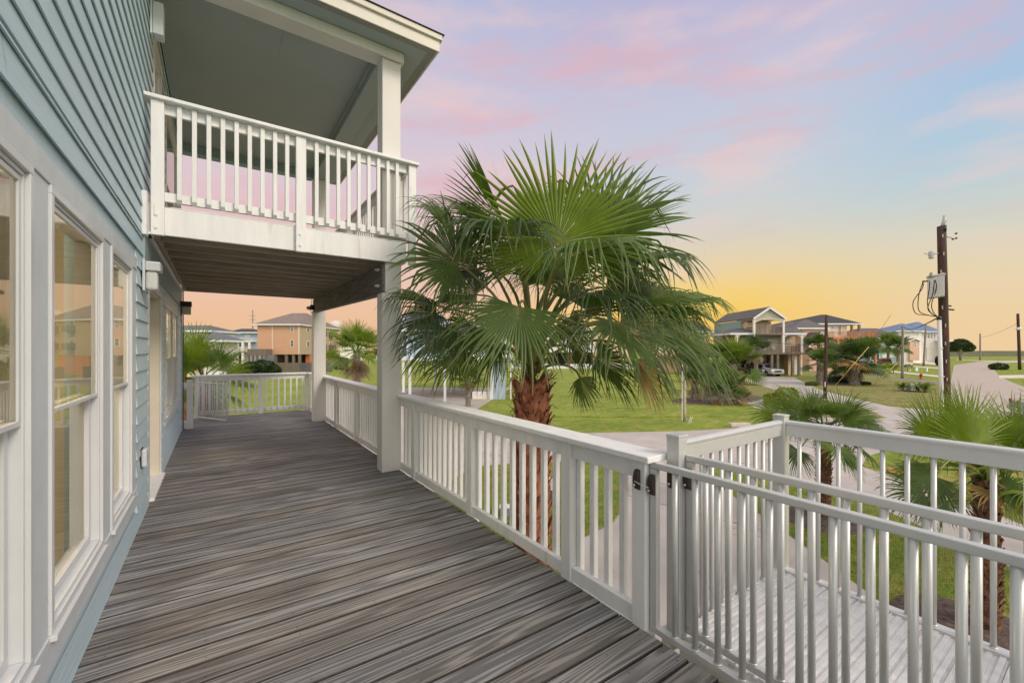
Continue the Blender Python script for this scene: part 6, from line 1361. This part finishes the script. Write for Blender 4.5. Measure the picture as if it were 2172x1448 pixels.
# ------------------------------------------------------------------ shrubs, trees, small things
def leafball(mb, c, rx, ry, rz, n, s, r):
    for _ in range(n):
        while True:
            p = V((r.uniform(-1, 1), r.uniform(-1, 1), r.uniform(-1, 1)))
            if .25 < p.length < 1: break
        p = p.normalized() * (p.length ** .4); q_ = V((c[0] + p.x * rx, c[1] + p.y * ry, c[2] + p.z * rz))
        if q_.z < .02: q_.z = .02
        a = V((r.gauss(0, 1), r.gauss(0, 1), r.gauss(0, 1))).normalized(); b = a.cross(V((r.gauss(0, 1), r.gauss(0, 1), r.gauss(0, 1)))).normalized(); k = s * r.uniform(.6, 1.4)
        mb.av = r.uniform(.3, .8); mb.add([q_ - a * k, q_ + b * k * .45, q_ + a * k, q_ - b * k * .45], [(0, 1, 2, 3)])
def shrub(name, label, base, blobs, mat, leaf=.12, n=700, seed=1, cat='shrub', group=None, stem=.05):
    r = random.Random(seed); t = thing(name, label, cat, base, group=group); mb = MB(); zs = 0
    for dx, dy, z_, rx, ry, rz in blobs: leafball(mb, V(base) + RT * dx + FW * dy + V((0, 0, z_)), rx, ry, rz, n, leaf, r); zs = max(zs, z_)
    mb.build('foliage', mat, t); m = MB(); m.tube([V(base), V(base) + V((0, 0, zs))], stem, 6)
    for dx, dy, z_, rx, ry, rz in blobs: m.tube([V(base) + V((0, 0, z_ * .3)), V(base) + RT * dx + FW * dy + V((0, 0, z_))], [stem * .7, stem * .2], 5)
    m.build('stem', BARKG, t); return t
SHR = leaf_mat('dark_shrub_leaf', (.030, .055, .016), (.055, .085, .022), (.07, .10, .03), .2, .4)
SHR2 = leaf_mat('yellow_shrub_leaf', (.16, .20, .02), (.22, .24, .03), (.30, .28, .06), .3, .3)
p = gp(548, 795); s_ = gt(795) / FP
shrub('oleander_bush', 'large dark green rounded bush before the slatted fence', p, [((x - 548) * s_, d, (EYE + (742 - y) * s_) , 17 * s_, 2.2, 13 * s_) for x, y, d in ((532, 780, 0), (552, 776, .5), (570, 779, 0), (522, 786, -.5), (578, 786, 0))], SHR, .20, 1600, 3, 'bush', stem=.1)
p = gp(721, 784); s_ = gt(784) / FP; shrub('round_bush', 'small round bush at the corner of the olive wall', p, [(0, 0, 1.2, 1.5, 1.2, 1.25)], SHR, .18, 900, 4, 'bush')
for i, (px, py, w_, h_, lb, mt) in enumerate(((2118, 784, 17, 13, 'dark rounded shrub where the brick road bends at the right', SHR), (1995, 775, 9, 20, 'tall dark clipped shrub left of the transformer pole', SHR), (1786, 812, 34, 14, 'dark ground shrub between the palms of the round bed', SHR), (1722, 818, 12, 8, 'low pale shrub at the left tip of the round palm bed', LEAFB), (1830, 816, 14, 6, 'low dark shrub at the right tip of the round palm bed', SHR), (1975, 763, 10, 7, 'low hedge before the blue roofed house', SHR))):
    p = gp(px, py); s_ = gt(py) / FP; shrub('garden_shrub', lb, p, [(dx * w_ * s_ * .55, 0, h_ * s_ * (.5 if dx else .6), w_ * s_ * .6, w_ * s_ * .5, h_ * s_ * .5) for dx in (-1, 0, 1)], mt, .12 * max(1, s_ / .05), 500, 10 + i)
p = gp(1664, 860); shrub('yellow_shrub', 'yellow green spiky shrub behind the young palm', p, [(0, 0, .55, .9, .6, .7), (-.8, .2, .35, .5, .4, .4), (.6, .2, .7, .4, .4, .5)], SHR2, .12, 900, 31)
p = gp(1637, 853); shrub('dark_small_shrub', 'small dark green shrub beside the path left of the yellow one', p, [(0, 0, .3, .6, .5, .35)], SHR, .10, 600, 32)
p = gp(2037, 764); s_ = gt(764) / FP; shrub('dome_tree', 'dome shaped dark tree on two trunks at the far end of the street', p, [((x - 2037) * s_, 0, EYE + (742 - y) * s_, 12 * s_, 12 * s_, 7.5 * s_) for x, y in ((2029, 731), (2045, 731), (2037, 727), (2022, 737), (2051, 737))], SHR, .55, 1500, 33, 'tree', stem=.35)
# cycads
for i, (px, py, R_) in enumerate(((1914, 829, .75), (1946, 831, 1.05), (1964, 832, .85))):
    b = gp(px, py); t = thing('sago_palm', ['small sago palm left of the utility box', 'larger sago palm right of the utility box', 'low sago palm at the right end of the little bed'][i], 'plant', b, group='sago palms in the little bed'); mb = MB(); r = random.Random(i)
    for k in range(26):
        az = 2 * math.pi * k / 26 + r.uniform(-.1, .1); el = math.radians(r.uniform(15, 70)); d = V((math.cos(az) * math.cos(el), math.sin(az) * math.cos(el), math.sin(el))); p = V(b) + V((0, 0, .3)); sd = V((-math.sin(az), math.cos(az), 0)); mb.av = .5
        for j in range(9):
            q_ = p + d * R_ / 9; w0, w1 = .10 * math.sin(math.pi * (j + .3) / 9.5), .10 * math.sin(math.pi * (j + 1.3) / 9.8)
            for s2 in (-1, 1): mb.add([p, p + sd * s2 * w0 + V((0, 0, .03)), q_ + sd * s2 * w1 + V((0, 0, .03)), q_], [(0, 1, 2, 3)])
            p = q_; d = (d + V((0, 0, -.16))).normalized()
    mb.build('foliage', LEAF, t); m = MB(); m.tube([V(b), V(b) + V((0, 0, .35))], .14, 8); m.build('trunk', BARKG, t)
p = gp(1933, 828); t = thing('utility_box', 'pale green utility box standing between the sago palms', 'utility box', p, -TH); m = MB(); m.box(-.28, .28, -.2, .2, 0, .62); m.build('cabinet', M('pale_green_steel', (.42, .46, .42), .5), t, local=True, bevel=.02); m = MB(); m.box(-.3, .3, -.22, .22, .621, .66); m.build('lid', MATS['pale_green_steel'], t, local=True, bevel=.01)
p = gp(1953.5, 804); t = thing('fire_hydrant', 'small red fire hydrant on the verge left of the transformer pole', 'hydrant', p); HR = M('hydrant_red', (.30, .05, .03), .5)
m = MB(); m.lathe(p, [(.20, 0), (.20, .05), (.13, .06), (.13, .55), (.17, .56), (.17, .60), (.13, .68), (.03, .76), (.03, .80)], 14); m.build('barrel', HR, t)
for s2 in (-1, 1): m = MB(); m.tube([p + V((0, 0, .42)) + RT * s2 * .1, p + V((0, 0, .42)) + RT * s2 * .24], .06, 8); m.build('nozzle', HR, t)
for px, py, w_, lb in ((1944, 787, .9, 'wider white low marker post on the verge'), (1966, 788, .45, 'narrow white marker post on the verge nearer the transformer pole'), (1930, 787, .3, 'tiny white marker nearest the grey pole')):
    p = gp(px, py); t = thing('marker_post', lb, 'post', p, -TH, group='white markers on the verge'); m = MB(); m.box(-w_ / 4, w_ / 4, -.08, .08, 0, .62 if w_ > .4 else .25); m.build('panel', WHITE2, t, local=True, bevel=.02); m = MB(); m.box(-w_ / 4 - .02, w_ / 4 + .02, -.1, .1, .621 if w_ > .4 else .251, .66 if w_ > .4 else .28); m.build('cap', WHITE2, t, local=True)
# curb stone on the lawn corner
p = gp(1568, 905); t = thing('kerb_stone', 'pale concrete block lying at the lawn corner by the driveway', 'stone', p, -TH + .12); m = MB(); m.box(-.52, .52, -.16, .16, 0, .20); m.build('stone', M('pale_stone', (.48, .42, .35), .9, var=.15, vs=6, bump=.6), t, local=True, bevel=.03)
# meter and small box beside the deck palm
p = gp(1170, 1066); t = thing('yard_vent', 'white ribbed vent cap on an olive box in the grass below the railing', 'vent', p, -TH)
m = MB(); m.box(-.16, .16, -.14, .14, 0, .36); m.build('box', M('olive_steel', (.12, .12, .08), .6), t, local=True, bevel=.01); m = MB(); m.box(-.18, .18, -.16, .16, .361, .39); m.build('cap', WHITE2, t, local=True, bevel=.01)
m = MB(); m.lathe((0, 0, .391), [(.12, 0), (.12, .03), (.105, .035), (.12, .05), (.12, .08), (.105, .085), (.12, .10), (.12, .13), (.105, .135), (.12, .15), (.12, .18), (.10, .22), (.03, .25)], 16); m.build('ribbed_dome', WHITE2, t, local=True)
p = gp(1073, 1094); t = thing('yard_box', 'small white and blue box in the grass beside the palm foot', 'box', p, -TH); m = MB(); m.box(-.14, .14, -.1, .1, 0, .2); m.build('body', M('blue_grey_plastic', (.25, .32, .42), .5), t, local=True, bevel=.02); m = MB(); m.box(-.15, .15, -.11, .11, .201, .24); m.build('lid', WHITE2, t, local=True, bevel=.01)
# rusty timber edging and manhole beyond the ramp
p = gp(1900, 1003); t = thing('timber_edging', 'orange brown timber edging board in the grass beyond the driveway', 'board', p, -TH + .1); m = MB(); m.box(-.28, .28, -.03, .03, 0, .16); m.build('board', M('orange_timber', (.42, .23, .09), .8, var=.25, vs=12), t, local=True, bevel=.008)
p = gp(2023, 1050); m = MB(); m.lathe(p, [(.22, 0), (.22, .02), (.20, .03)], 18); tag(m.build('valve_cover', M('black_iron', (.03, .03, .035), .6)), 'round black valve cover lying in the grass beyond the ramp', 'cover')
